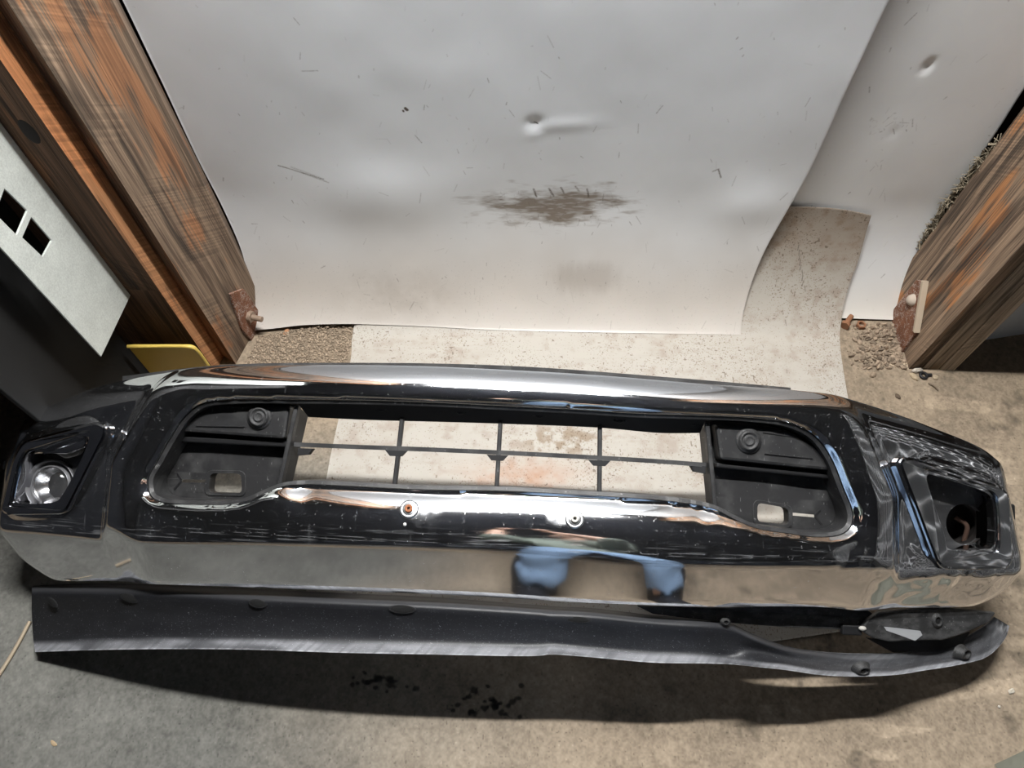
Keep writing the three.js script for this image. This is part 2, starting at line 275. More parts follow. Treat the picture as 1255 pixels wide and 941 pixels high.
{
  const S1 = lowC[1], list = [...strokes(11, 260, -0.75, 0.75, S1 - 1.0, S1), ...strokes(12, 110, dirtC[0] - 0.14, dirtC[0] + 0.16, dirtC[1] - 0.05, dirtC[1] + 0.07, 0.02), ...strokes(13, 60, -0.5, 0.6, S1 - 0.16, S1, 0.015)];
  for (let i = 0; i < 5; i++) { const q = hash(i, 3, 7), w = hash(i, 5, 9); list.push([dirtC[0] - 0.06 + i * 0.034 + 0.02 * q, dirtC[1] - 0.066 + 0.012 * w, 0.004 + 0.018 * q, 0.012 + 0.016 * w, 0.0022 + 0.002 * q, 0.45 + 0.4 * w]); }
  list.push([spot[0], spot[1], 0.003, 0.004, 0.0035, 1.6], [spot[0] - 0.006, spot[1] + 0.006, 0.001, 0.002, 0.0018, 1.4]);
  list.push([scuffL[0] - 0.06, scuffL[1] - 0.025, 0.1, 0.04, 0.001, 0.7], [scuffL[0] - 0.05, scuffL[1] - 0.022, 0.1, 0.046, 0.0016, 0.4], [scuffL[0] - 0.03, scuffL[1] - 0.02, 0.07, 0.034, 0.003, 0.22]);
  list.push([hookM[0] - 0.01, hookM[1] - 0.006, 0.012, -0.008, 0.0022, 0.5], [hookM[0] + 0.002, hookM[1] - 0.012, 0.012, 0.025, 0.002, 0.7], [pit[0], pit[1], 0.008, 0.004, 0.001, 0.9]);
  const map = sheetTexture(-0.85, 0.85, S1 - 1.1, S1 + 0.06, 1400, list, (x, s) => {
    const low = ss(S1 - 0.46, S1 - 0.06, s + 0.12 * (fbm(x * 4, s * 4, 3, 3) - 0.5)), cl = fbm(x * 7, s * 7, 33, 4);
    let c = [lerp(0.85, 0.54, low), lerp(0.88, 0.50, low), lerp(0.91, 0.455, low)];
    let m = 0.93 + 0.12 * cl;
    const ed = Math.hypot((x - dirtC[0]) / 0.19, (s - dirtC[1]) / 0.07), dd = ss(1.15, 0.25, ed + 1.5 * (fbm(x * 16, s * 55, 35, 4) - 0.5)) * (0.35 + 1.1 * fbm(x * 40, s * 170, 37, 3));
    const ed2 = Math.hypot((x - dirt2[0]) / 0.12, (s - dirt2[1]) / 0.05), d2 = ss(1.3, 0.3, ed2 + 0.7 * (fbm(x * 50, s * 10, 39, 4) - 0.5)) * 0.28;
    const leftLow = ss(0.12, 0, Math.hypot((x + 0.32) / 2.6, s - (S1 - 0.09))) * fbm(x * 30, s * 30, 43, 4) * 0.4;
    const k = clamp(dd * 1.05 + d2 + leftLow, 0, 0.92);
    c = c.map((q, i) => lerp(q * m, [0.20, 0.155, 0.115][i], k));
    const f = noise(x * 380, s * 380, 45); if (f > 0.93 && s > S1 - 0.2) c = c.map(q => q * 0.8);
    return c;
  });
  const mat = std({ map, roughness: 0.36 });
  const relief = (x, s) => {
    const r = 0.006 * (fbm(x * 2.1 + 3, s * 2.4, 51, 3) - 0.5) + 0.002 * (fbm(x * 6, s * 6, 53, 2) - 0.5);
    const dx = x - pit[0], ds = s - pit[1];
    const dent = -0.004 * gauss(Math.hypot(dx / 0.020, ds / 0.014)) + 0.0012 * gauss(Math.hypot(dx / 0.02, (ds - 0.035) / 0.010));
    const ridge = 0.0018 * gauss((ds - 0.01 + 0.05 * Math.max(0, dx)) / 0.016) * ss(0.0, 0.03, dx) * ss(0.2, 0.05, dx);
    const bulge = 0.012 * gauss(Math.hypot((x + 0.35) / 0.2, (s - dirtC[1] + 0.03) / 0.10)) + 0.008 * gauss(Math.hypot((x - 0.62) / 0.1, (s - dirtC[1]) / 0.07));
    return r + dent + ridge + bulge;
  };
  const o = makeSheet('white_panel', path1, [[-0.7442, 0.9038, -1.3201], [-0.7455, 0.7253, -1.3205], [-0.7492, 0.5007, -1.3213], [-0.7439, 0.3457, -1.3182], [-0.7377, 0.2085, -1.2943], [-0.7443, 0.111, -1.2588], [-0.7418, 0.0115, -1.1766]], [[0.7209, 0.9038, -1.3201], [0.7194, 0.7253, -1.3205], [0.7217, 0.4678, -1.3208], [0.707, 0.3278, -1.3155], [0.6878, 0.2032, -1.2931], [0.6728, 0.0881, -1.2475], [0.6609, 0.006, -1.1633]], [[-0.7418, 0.0103, -1.1746], [-0.6781, 0.0139, -1.1807], [-0.6191, 0.0175, -1.1868], [-0.5602, 0.0193, -1.1898], [-0.5083, 0.0199, -1.1908], [-0.454, 0.0199, -1.1908], [-0.2536, 0.0163, -1.1847], [-0.0649, 0.0115, -1.1766], [0.3125, 0.0068, -1.1685], [0.6609, 0.006, -1.1633]], mat, relief, 240, 300);
  tag(o, 'large scuffed white panel against the wall, the one with the dark brown smear', 'panel');
}
{
  const p0 = at2([-0.064, 0.003, -1.109]), S0 = at2([0.7938, 0.3356, -1.3367])[1] - 0.02;
  const rc = at2([-0.0368, 0.003, -0.7204]), oc = at2([0.1351, 0.003, -0.8252]), bc = at2([0.7677, 0.2138, -1.319]);
  const list = [...strokes(21, 420, -0.55, 1.0, S0, 1e-9 + path2[path2.length - 1][0], 0.012)];
  for (let i = 0; i < 9; i++) { const r = hash(i, 4, 5); list.push([bc[0] + 0.02 + 0.006 * i, bc[1] + 0.016 * i, 0.008 * (r - 0.2), 0.017, 0.0008, 0.7]); }
  const map = sheetTexture(-0.6, 1.1, S0, path2[path2.length - 1][0] + 0.01, 1400, list, (x, s) => {
    const a = fbm(x * 8, s * 8, 61, 4), b = fbm(x * 40, s * 40, 63, 4), st = fbm(x * 12, s * 70, 65, 3);
    let k = 0.10 * ss(0.4, 0.7, a) + 0.42 * ss(0.48, 0.78, b * 0.65 + a * 0.35) + 0.12 * ss(0.5, 0.8, st);
    const up = ss(bc[1] + 0.12, bc[1] - 0.02, s + 0.06 * (a - 0.5)); k += up * (0.30 + 0.35 * b);
    k *= lerp(0.75, 1.05, ss(0.2, 0.8, fbm(x * 3, s * 3, 68, 2)));
    const d = gauss(Math.hypot((x - rc[0] - 0.06) / 0.14, (s - rc[1]) / 0.05)) * b * 1.35, d2 = ss(0.4, 0.65, b) * ss(1.3, 0.4, Math.hypot((x - oc[0]) / 0.13, (s - oc[1]) / 0.05)) * 0.85;
    let c = [0.43, 0.402, 0.355].map((q, i) => lerp(q, [0.26, 0.19, 0.135][i], clamp(k, 0, 0.85)));
    c = c.map((q, i) => lerp(q, [0.40, 0.235, 0.15][i], clamp(d))).map((q, i) => lerp(q, [0.24, 0.175, 0.11][i], clamp(d2)));
    const f = noise(x * 420, s * 420, 67), f2 = noise(x * 190, s * 190, 69), cl = ss(0.35, 0.65, fbm(x * 10, s * 10, 70, 3)); if (f > 0.93 - 0.13 * cl) c = c.map((q, i) => q * [0.66, 0.60, 0.54][i]); if (f2 > 0.94 - 0.06 * cl) c = c.map((q, i) => q * [0.5, 0.45, 0.4][i]);
    return c;
  });
  const mat = std({ map, roughness: 0.6 });
  const o = makeSheet('floor_panel', path2, [[-0.4195, 0.0166, -1.1932], [-0.4549, 0.0166, -1.1932], [-0.4565, 0.003, -1.0814], [-0.465, 0.003, -0.9236], [-0.4749, 0.003, -0.7779], [-0.4777, 0.003, -0.6868], [-0.4849, 0.003, -0.4777], [-0.4913, 0.003, -0.3273]], [[0.9488, 0.3111, -1.3344], [0.9674, 0.1751, -1.3085], [0.9634, 0.1058, -1.2776], [0.9578, 0.0479, -1.2343], [0.9512, 0.013, -1.1871], [0.9369, 0.003, -1.109], [0.9251, 0.003, -1.0009], [0.9178, 0.003, -0.9236], [0.8835, 0.003, -0.6868], [0.8396, 0.003, -0.4777], [0.7868, 0.003, -0.3417]], [[-0.4897, 0.003, -0.3166], [0.1349, 0.003, -0.3095], [0.4787, 0.003, -0.3059], [0.7868, 0.003, -0.3417]], mat, (x, s) => 0.0015 * (fbm(x * 4, s * 4, 71, 2) - 0.3), 170, 240, [[-0.3807, 0.3213, -1.3361], [0.1547, 0.3331, -1.3363], [0.5788, 0.3422, -1.336], [0.7318, 0.3422, -1.336], [0.8142, 0.3382, -1.3371], [0.8819, 0.3285, -1.3364], [0.9488, 0.3111, -1.3344]]);
  tag(o, 'dirty cream sheet lying on the floor beneath the bumper, its back end curling up', 'panel');
}
{
  const S3 = at3([1.032, 0.0075, -1.2171])[1], d1 = at3([0.8831, 0.7433, -1.3471]), d2 = at3([0.8928, 0.5688, -1.3464]), sc = at3([0.8676, 0.599, -1.3463]);
  const list = [...strokes(31, 120, 0.6, 1.25, S3 - 1.0, S3), ...strokes(32, 34, sc[0] - 0.05, sc[0] + 0.05, sc[1] - 0.02, sc[1] + 0.03, 0.02)];
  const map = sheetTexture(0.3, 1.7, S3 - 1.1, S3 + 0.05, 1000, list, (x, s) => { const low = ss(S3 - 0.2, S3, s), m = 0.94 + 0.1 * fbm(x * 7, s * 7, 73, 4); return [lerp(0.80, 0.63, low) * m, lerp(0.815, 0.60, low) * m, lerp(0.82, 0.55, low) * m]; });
  const o = makeSheet('white_panel', path3, [[0.4335, 0.8874, -1.3473], [0.5437, 0.4782, -1.3462], [0.6158, 0.2016, -1.3298], [0.8889, 0.0075, -1.2171]], [[1.1414, 0.8874, -1.3473], [1.1224, 0.7829, -1.3474], [1.1208, 0.6897, -1.3466], [1.1277, 0.5874, -1.3464], [1.1324, 0.4782, -1.3462], [1.1295, 0.3833, -1.3467], [1.1262, 0.3033, -1.3448], [1.1355, 0.2016, -1.3298], [1.1325, 0.0901, -1.2902], [1.1156, 0.0063, -1.215]], [[0.8889, 0.0088, -1.2192], [0.9652, 0.0088, -1.2192], [1.0368, 0.0075, -1.2171], [1.1156, 0.0063, -1.215]], std({ map, roughness: 0.38 }), (x, s) => 0.005 * (fbm(x * 2.4, s * 2.4, 75, 3) - 0.5) - 0.005 * gauss(Math.hypot(x - d1[0], s - d1[1]) / 0.012) - 0.003 * gauss(Math.hypot(x - d2[0], (s - d2[1]) * 2) / 0.012), 140, 220);
  tag(o, 'smaller plain white panel curving down beside the right timber post', 'panel');
}
{
  const [a, b] = [[1.3612, -1.1475], [1.6754, -1.202]];
  const o = mesh('pale_panel', prism([a, b, [b[0], b[1] - 0.004], [a[0], a[1] - 0.004]], 0.001, 1.2), std({ color: [0.55, 0.60, 0.66], roughness: 0.4 }));
  tag(o, 'pale bluish panel standing behind the right timber post', 'panel');
}

// ---------------------------------------------------------------- timber posts
{
  const [c0, c1, c2] = [[-0.7806, -1.0669], [-0.8031, -1.0642], [-0.8515, -1.0642]];
  const t = thing('timber_post', 'weathered timber post left of the large white panel, with an orange edge strip', 'post', [c0[0], 0, c0[1]]);
  const L = (x, z) => [x - c0[0], z - c0[1]];
  mesh('timber', prism([L(...c0), L(-0.728, -1.258), L(-0.75, -1.318), L(-1.06, -1.318), L(-1.06, -1.09), L(c1[0] * 1.03, -1.098)], 0, 2.84, 6), timberMat, t);
  mesh('edge_strip', prism([L(c1[0] * 1.022, c1[1] * 1.022), L(c1[0] * 1.022, -1.11), L(c2[0] * 0.976, -1.11), L(c2[0] * 0.976, c2[1] * 0.976)], 0, 2.84), orangeMat, t);
  const seam = [-0.8711, 0.3629, -1.03][1];
  mesh('face_board', prism([L(c2[0] * 0.976 - 0.001, c2[1] * 0.976 - 0.004), L(c2[0] * 0.976 - 0.001, -1.085), L(-1.075, -1.085), L(-1.075, -1.065)], 0, seam - 0.001), brownMat2, t);
  mesh('face_board', prism([L(c2[0] * 0.976 - 0.001, c2[1] * 0.976 - 0.002), L(c2[0] * 0.976 - 0.001, -1.085), L(-1.075, -1.085), L(-1.075, -1.063)], seam + 0.001, 2.84), brownMat, t);
  // rusty anchor plate with bolt on the face towards the panel
  const dir = Math.atan2(-1.262 - c0[1], -0.726 - c0[0]), pl = new THREE.Group();
  const plate = mesh('anchor_plate', extrude(roundPoly([[0.085, 0.0], [0.165, 0.0], [0.15, 0.16], [0.10, 0.20], [0.075, 0.07]], 0.004), 0.001, 0.008, 0.001), rustMat, t);
  plate.rotation.y = -dir; plate.position.set(0, 0, 0);
  const bolt = mesh('anchor_bolt', [new THREE.CylinderGeometry(0.017, 0.017, 0.012, 6).rotateX(Math.PI / 2).translate(0.118, 0.075, 0.013), new THREE.CylinderGeometry(0.008, 0.008, 0.034, 12).rotateX(Math.PI / 2).translate(0.118, 0.075, 0.032)], boltMat, plate);
  bolt.userData.label = 'rusty hex bolt standing out of the plate';
  const kp = [-0.8706, 0.8249, -1.046]; mesh('knot', new THREE.SphereGeometry(1, 16, 10).scale(0.017, 0.03, 0.004).translate(kp[0] - c0[0], kp[1], -1.046 - c0[1]), std({ color: [0.008, 0.005, 0.004], roughness: 0.8 }), t);
}
{
  const [a, b, c, d] = [[1.1173, -1.0507], [1.1563, -1.0507], [1.2019, -1.0493], [1.2405, -1.048]];
  const t = thing('timber_post', 'weathered timber post right of the white panels, made of upright planks', 'post', [a[0], 0, a[1]]);
  const L = (x, z) => [x - a[0], z - a[1]];
  const back = -1.318;
  mesh('timber', prism([L(...a), L(1.126, back), L(b[0] - 0.003, back), L(b[0] - 0.003, b[1] - 0.004)], 0, 2.84, 6), timberMat2, t);
  mesh('plank', prism([L(b[0], b[1] - 0.002), L(b[0], back), L(c[0] - 0.003, back), L(c[0] - 0.003, c[1])], 0, 2.84), greyWoodMat, t);
  mesh('plank', prism([L(c[0], c[1] + 0.001), L(c[0], back), L(d[0], back), L(d[0], d[1] + 0.004)], 0, 2.84), greyWoodMat2, t);
  // rusty plate on the side face
  const dir = Math.atan2(back - a[1], 1.126 - a[0]);
  const plate = mesh('anchor_plate', extrude(roundPoly([[0.055, 0.0], [0.19, 0.0], [0.19, 0.16], [0.155, 0.19], [0.062, 0.095]], 0.004), -0.009, -0.001, 0.001), rustMat, t); plate.rotation.y = -dir;
  mesh('plate_edge', extrude([[0.057, 0.095], [0.066, 0.092], [0.163, 0.19], [0.155, 0.196]], -0.018, -0.001, 0.001), std({ color: [0.42, 0.34, 0.25], roughness: 0.8 }), plate);
  mesh('anchor_bolt', new THREE.SphereGeometry(0.017, 18, 10, 0, Math.PI * 2, 0, Math.PI / 2).rotateX(-Math.PI / 2).translate(0.15, 0.12, -0.009), std({ color: [0.45, 0.38, 0.31], roughness: 0.8 }), plate);
}
{ // torn insulation in the gap between panel and right post
  const r = rng(77), g = [];
  for (const [x, y] of [[1.1246, 0.2146], [1.123, 0.2536], [1.1218, 0.2819], [1.1187, 0.3216], [1.1172, 0.357], [1.1182, 0.3828], [1.1207, 0.4052], [1.1248, 0.4353], [1.1244, 0.4723], [1.1229, 0.5029], [1.1236, 0.5424]]) for (let k = 0; k < 26; k++) {                    // torn wisps of fibre
    const L = 0.006 + 0.016 * r(), d = new THREE.Vector3(r() - 0.5, r() - 0.3, r() - 0.5).normalize().multiplyScalar(L), c = new THREE.Vector3(x + (r() - 0.25) * 0.022, y + (r() - 0.5) * 0.04, -1.328 + (r() - 0.5) * 0.012);
    g.push(tube([c.clone().sub(d).toArray(), [c.x + 0.004 * (r() - 0.5), c.y + 0.006 * (r() - 0.5), c.z], c.clone().add(d).toArray()], 0.0006 + 0.0022 * r() * r(), 4, 4));
  }
  tag(mesh('insulation', g, std({ color: [0.24, 0.20, 0.14], roughness: 1 })), 'torn tan insulation fluff in the gap beside the right post', 'insulation', null, 'stuff');
}

// ---------------------------------------------------------------- left corner: black panel, galvanised plate, yellow plate
{
  const o = mesh('black_panel', box(0.012, 1.5, 0.33, -1.012, 0.751, -0.865, 0.003), blackPanelMat);
  tag(o, 'tall matt black panel standing at the left edge behind the galvanised plate', 'panel');
}
{
  const t = thing('galvanised_plate', 'galvanised steel plate with two rectangular slots in front of the black panel', 'plate', [-0.92, 0, -0.95]);
  const pts = [[-1.0484, 0.339], [-0.8562, 0.3667]], hole2 = [[-0.9608, 0.6955], [-0.9634, 0.6277], [-0.9174, 0.6319], [-0.9104, 0.6945]], hole1 = [[-0.9545, 0.7748], [-0.9634, 0.7102], [-0.9039, 0.7083], [-0.8993, 0.768]];
  const z0 = pts[1][0], z1 = pts[0][0], h0 = pts[1][1], h1 = pts[0][1];
  const P = (q) => [-(q[0] + 0.95), q[1]];
  const g = extrude([P([z0, h0]), P([z1, h1]), P([z1 - 0.0, 1.5]), P([z0, 1.5])], 0, 0.004, 0.0008, [hole1.map(P), hole2.map(P)]);
  g.rotateY(Math.PI / 2); metric(g); mesh('face', g, galvMat, t);
  mesh('back_flange', box(0.06, 1.5 - h1, 0.003, -0.031, (1.5 + h1) / 2, z1 + 0.95 + 0.002, 0.001), galvMat, t);
}
{
  const p = [[-0.9793, 0.1963], [-0.8065, 0.2038]];
  const x0 = p[0][0], x1 = p[1][0], h = p[0][1];
  const t = thing('yellow_plate', 'yellow metal plate with a folded rim at the foot of the left post', 'plate', [(x0 + x1) / 2, 0, -1.0]);
  const w = (x1 - x0) / 2;
  mesh('face', metric(extrude([...roundPoly([[-w, 0.001], [w, 0.001], [w, h], [-w, h]], 0.018)], -0.003, 0.0, 0.0008)), yellowMat, t);
  mesh('rim', tube([[-w + 0.004, h, 0.004], [w - 0.02, h, 0.004], [w - 0.005, h - 0.005, 0.004], [w, h - 0.02, 0.004], [w, 0.02, 0.004]], 0.005, 40, 8), std({ color: [0.62, 0.45, 0.10], roughness: 0.4 }), t);
}

// ---------------------------------------------------------------- the chrome bumper
// built in the truck's own axes: x across, y up, z forward; then laid back on its brackets
const bumper = thing('front_bumper', 'chrome pickup truck front bumper lying face up with black grille and torn lower valance', 'bumper', [-0.0143, 0.4695, -0.498]);
bumper.rotation.order = 'YXZ'; bumper.rotation.set(-(1.1345), -(0.0524), -(-0.0044));
const sweep = (a) => -0.13 * Math.pow(Math.abs(a), 2.4);
function bend(g) { const p = g.attributes.position; for (let i = 0; i < p.count; i++) p.setZ(i, p.getZ(i) + sweep(p.getX(i))); g.computeVertexNormals(); return g; }
const opening = [[-0.5426, 0.1479], [-0.6028, 0.1378], [-0.6389, 0.1098], [-0.6664, 0.0659], [-0.6904, 0.0204], [-0.7053, -0.0088], [-0.7052, -0.0278], [-0.698, -0.0447], [-0.6772, -0.0561], [-0.6313, -0.0591], [-0.5733, -0.057], [-0.5316, -0.0542], [-0.4927, -0.0459], [-0.4613, -0.0311], [-0.4238, -0.015], [-0.3843, -0.0093], [-0.2759, -0.0087], [-0.1635, -0.0088], [0.0062, -0.0042], [0.148, -0.0055], [0.29, -0.0084], [0.3616, -0.0145], [0.397, -0.0214], [0.4342, -0.0386], [0.4731, -0.053], [0.5359, -0.0606], [0.5934, -0.0657], [0.6421, -0.0591], [0.6635, -0.0418], [0.6662, -0.0174], [0.6472, 0.0298], [0.6242, 0.0822], [0.6012, 0.1139], [0.5718, 0.1354], [0.526, 0.1502], [0.4615, 0.1549], [0.3632, 0.1549], [0.2403, 0.1532], [0.1182, 0.1555], [-0.0008, 0.1566], [-0.1266, 0.1575], [-0.2663, 0.1567], [-0.4092, 0.1531]];
const outer = [[-0.0053, 0.2259], [-0.1686, 0.2268], [-0.3313, 0.2235], [-0.4737, 0.2176], [-0.5904, 0.2124], [-0.688, 0.2032], [-0.7764, 0.1902], [-0.8747, 0.1686], [-0.9778, 0.1318], [-1.0322, 0.1112], [-1.062, 0.0874], [-1.0776, 0.046], [-1.0972, -0.0028], [-1.0997, -0.0508], [-1.1014, -0.1037], [-1.0995, -0.1474], [-1.0805, -0.1908], [-1.0339, -0.2325], [-0.9943, -0.2538], [-0.942, -0.2518], [-0.8598, -0.2422], [-0.6943, -0.2293], [-0.4958, -0.2206], [-0.3017, -0.2158], [-0.1225, -0.2129], [0.0325, -0.2136], [0.1358, -0.2149], [0.2886, -0.2133], [0.4293, -0.2118], [0.5413, -0.2077], [0.6353, -0.2077], [0.7082, -0.2132], [0.8052, -0.21], [0.8658, -0.2118], [0.9482, -0.2112], [0.9903, -0.2087], [1.0278, -0.1898], [1.0673, -0.151], [1.0751, -0.1095], [1.0657, -0.0643], [1.0543, -0.0141], [1.0427, 0.0295], [1.0272, 0.0865], [1.0047, 0.1092], [0.9659, 0.1269], [0.8813, 0.1521], [0.7876, 0.1787], [0.668, 0.2049], [0.5535, 0.2125], [0.4394, 0.2147], [0.3342, 0.2168], [0.2222, 0.2212], [0.1109, 0.2243]];
const fogHoleL = [[-1.0126, 0.0205], [-0.9807, 0.0339], [-0.8821, 0.0632], [-0.8638, 0.0639], [-0.8585, 0.054], [-0.9101, -0.0605], [-0.9234, -0.0713], [-1.014, -0.0814], [-1.0327, -0.0784], [-1.0327, -0.063]];
const fogHoleR = [[0.8291, 0.055], [0.8347, 0.0616], [0.8439, 0.0603], [0.9665, 0.0302], [0.9784, 0.0223], [0.984, 0.006], [0.9852, -0.0658], [0.9798, -0.0788], [0.9657, -0.0822], [0.8864, -0.0845], [0.8715, -0.0767], [0.8663, -0.0561]];
const creaseTop = [[-1.0579, -0.1302], [-0.9581, -0.1273], [-0.8676, -0.127], [-0.76, -0.1288], [-0.6701, -0.1257], [-0.4854, -0.1141], [-0.2958, -0.1065], [-0.1279, -0.1026], [0.0375, -0.1022], [0.2773, -0.1126], [0.429, -0.113], [0.6469, -0.1102], [0.7676, -0.1234], [0.8926, -0.1224], [1.0391, -0.1195]];
function polySDF(pts) {
  const n = pts.length, ax = new Float64Array(n), ay = new Float64Array(n), bx = new Float64Array(n), by = new Float64Array(n), il = new Float64Array(n);
  for (let i = 0; i < n; i++) { const b = pts[(i + 1) % n]; ax[i] = pts[i][0]; ay[i] = pts[i][1]; bx[i] = b[0] - ax[i]; by[i] = b[1] - ay[i]; il[i] = 1 / (bx[i] ** 2 + by[i] ** 2 || 1e-12); }
  const r = [0, 0, 0];
  return (x, y) => {
    let best = 1e9, px = 0, py = 0, inside = false;
    for (let i = 0; i < n; i++) {
      const dx = x - ax[i], dy = y - ay[i]; let t = (dx * bx[i] + dy * by[i]) * il[i]; t = t < 0 ? 0 : t > 1 ? 1 : t;
      const ex = dx - bx[i] * t, ey = dy - by[i] * t, d = ex * ex + ey * ey; if (d < best) { best = d; px = ex; py = ey; }
      const y1 = ay[i] + by[i]; if ((ay[i] > y) !== (y1 > y) && x < bx[i] * (y - ay[i]) / by[i] + ax[i]) inside = !inside;
    }
    const d = Math.sqrt(best); r[0] = inside ? -d : d; r[1] = px / (d || 1e-9); r[2] = py / (d || 1e-9); return r;
  };
}
const openLoop = smoothLoop(opening, 6), outerLoop = smoothLoop(outer, 5), fogLoopL = smoothLoop(fogHoleL, 6), fogLoopR = smoothLoop(fogHoleR, 6);
const sdOpen = polySDF(openLoop), sdOuter = polySDF(outerLoop), sdFL = polySDF(fogLoopL), sdFR = polySDF(fogLoopR);
const round = (d, d0, R) => d < d0 ? R - Math.sqrt(Math.max(0, R * R - (d0 - d) ** 2)) : 0;
function chromeField(a, b) {
  const e = sdOuter(a, b), dE = Math.max(0, -e[0]), ny = -e[2] * Math.sign(-e[0] || 1) * -1; // ny > 0 when the nearest outer edge is the upper one
  const up = e[0] < 0 ? -e[2] : e[2], dOut = e[0];
  const o = sdOpen(a, b), dOs = o[0], gy = o[0] > 0 ? o[2] : 0, dO = Math.max(0, dOs);
  const fl = sdFL(a, b)[0], fr = sdFR(a, b)[0], dF = Math.max(0, Math.min(fl, fr)), fMetal = Math.max(dOut, -dOs, -fl, -fr);
  const ends = ss(0.56, 0.70, Math.abs(a));
  const topw = ss(0.55, 0.95, gy) * (1 - 0.6 * ends);
  const low = ss(0.5, 0.9, -gy), mid = 1 - ss(0.36, 0.47, Math.abs(a));
  // lower beam: one broad roll along the middle; elsewhere a tight edge on a gently crowned frame
  const d0 = 0.076 * mid + 0.018 * (1 - mid), R = 0.106 * mid + 0.0205 * (1 - mid), e0 = lerp(0.014, d0, low), eR = lerp(0.016, R, low);
  const sideCrown = (1 - low) * (1 - topw);
  let z = sweep(a) - lerp(round(dO, e0, eR), round(dO, 0.012, 0.026), topw);
  z -= sideCrown * 2.2 * Math.max(0, 0.06 - dO) ** 2;
  const dC = Math.max(0, sdOpen(a, Math.max(b, 0.012))[0]), dCol = b < 0.012 ? dC : dO;
  z += ends * (1 - topw) * (0.006 * gauss((dCol - 0.05) / 0.03) - 0.030 * ss(0.074, 0.112, dCol));
  // fog lamp surround
  z += 0.011 * ss(0.040, 0.020, dF) - 0.0035 * gauss((dF - 0.020) / 0.004) - round(dF, 0.011, 0.0125);
  const bc = interp(creaseTop, a), w2 = ss(0.70, 0.82, Math.abs(a));
  const zl = sweep(a) - 0.024 * w2 + 0.003 - 0.84 * (bc - b), k = 0.006;
  const h = clamp(0.5 + 0.5 * (z - zl) / k); z = lerp(z, zl, h) - k * h * (1 - h);
  // rolled edges: broad at the top, tight at the ends and the bottom
  const tw = ss(0.45, 0.9, up), bw = ss(0.45, 0.9, -up), sw = clamp(1 - tw - bw);
  const ed = tw * 0.058 + bw * 0.006 + sw * 0.03, edR = tw * 0.072 + bw * 0.008 + sw * 0.034;
  z -= round(dE, ed, edR);
  // crash damage at the lower right corner
  const dm = gauss(Math.hypot((a - 0.90) / 0.13, (b + 0.135) / 0.05));
  z += dm * 0.012 * (fbm(a * 26, b * 30, 5, 2) - 0.5) + 0.006 * dm * (noise(a * 60, b * 70, 8) - 0.5);
  const dm2 = gauss(Math.hypot((a - 0.66) / 0.05, (b + 0.10) / 0.03));
  z += dm2 * 0.010 * (fbm(a * 40, b * 40, 9, 2) - 0.5);
  z += 0.0012 * (fbm(a * 5, b * 9, 15, 2) - 0.5) * ss(0.1, 0.7, a);
  return [z, fMetal];
}
const CA0 = -1.10, CA1 = 1.08, CB0 = -0.28, CB1 = 0.26, CELL = 0.0036;
const chromeZ = (() => {
  const nx = Math.ceil((CA1 - CA0) / CELL), ny = Math.ceil((CB1 - CB0) / CELL), W = nx + 1, N = W * (ny + 1);
  let Z = new Float64Array(N); const f = new Float64Array(N);
  for (let j = 0; j <= ny; j++) for (let i = 0; i <= nx; i++) { const r = chromeField(CA0 + i * CELL, CB0 + j * CELL); Z[j * W + i] = r[0]; f[j * W + i] = r[1]; }
  for (let pass = 0; pass < 3; pass++) {       // stamped steel has no hard creases
    const Q = new Float64Array(Z);
    for (let j = 1; j < ny; j++) for (let i = 1; i < nx; i++) { const k = j * W + i; Q[k] = 0.25 * Z[k] + 0.125 * (Z[k - 1] + Z[k + 1] + Z[k - W] + Z[k + W]) + 0.0625 * (Z[k - W - 1] + Z[k - W + 1] + Z[k + W - 1] + Z[k + W + 1]); }
    Z = Q;
  }
  return { nx, ny, W, Z, f };
})();
function zAt(a, b) { const { W, Z } = chromeZ, x = (a - CA0) / CELL, y = (b - CB0) / CELL, i = Math.floor(x), j = Math.floor(y), u = x - i, v = y - j, k = j * W + i; return (Z[k] * (1 - u) + Z[k + 1] * u) * (1 - v) + (Z[k + W] * (1 - u) + Z[k + W + 1] * u) * v; }
const chromeDust = (() => {
  const t = valueTex(2048, 512, (u, v) => {
    const a = lerp(CA0, CA1, u), b = lerp(CB0, CB1, v), k = noise(a * 900, b * 900, 7), cl = fbm(a * 6, b * 9, 8, 3);
    let d = k > 0.962 - 0.035 * cl ? 0.5 : 0; const run = noise(a * 130, b * 8, 12); if (run > 0.93 && b < -0.08) d = Math.max(d, 0.18 * (run - 0.9) * 10 * noise(a * 40, b * 40, 4));
    const sm = ss(0.55, 0.75, fbm(a * 20, b * 20, 31, 3)) * (gauss(Math.hypot((a + 0.19) / 0.05, (b + 0.045) / 0.03)) + gauss(Math.hypot((a - 0.12) / 0.04, (b + 0.06) / 0.03)));
    const cr = gauss((b - interp(creaseTop, a) - 0.004) / 0.016), sc = cr * ss(0.72, 0.9, noise(a * 22, b * 900, 41));
    d = Math.max(d, 0.3 * sc);
    return [0, clamp(0.05 + 0.5 * d + 0.35 * sm + 0.03 * cl), clamp(1 - 0.6 * d - 0.12 * sm - 0.012 * cl)];
  });
  return t;
})();
const chromeMat = std({ color: [0.74, 0.75, 0.77], metalness: 1, roughness: 1, metalnessMap: chromeDust, roughnessMap: chromeDust });
const bezelMat = std({ color: [0.74, 0.75, 0.77], metalness: 1, roughness: 0.06 });
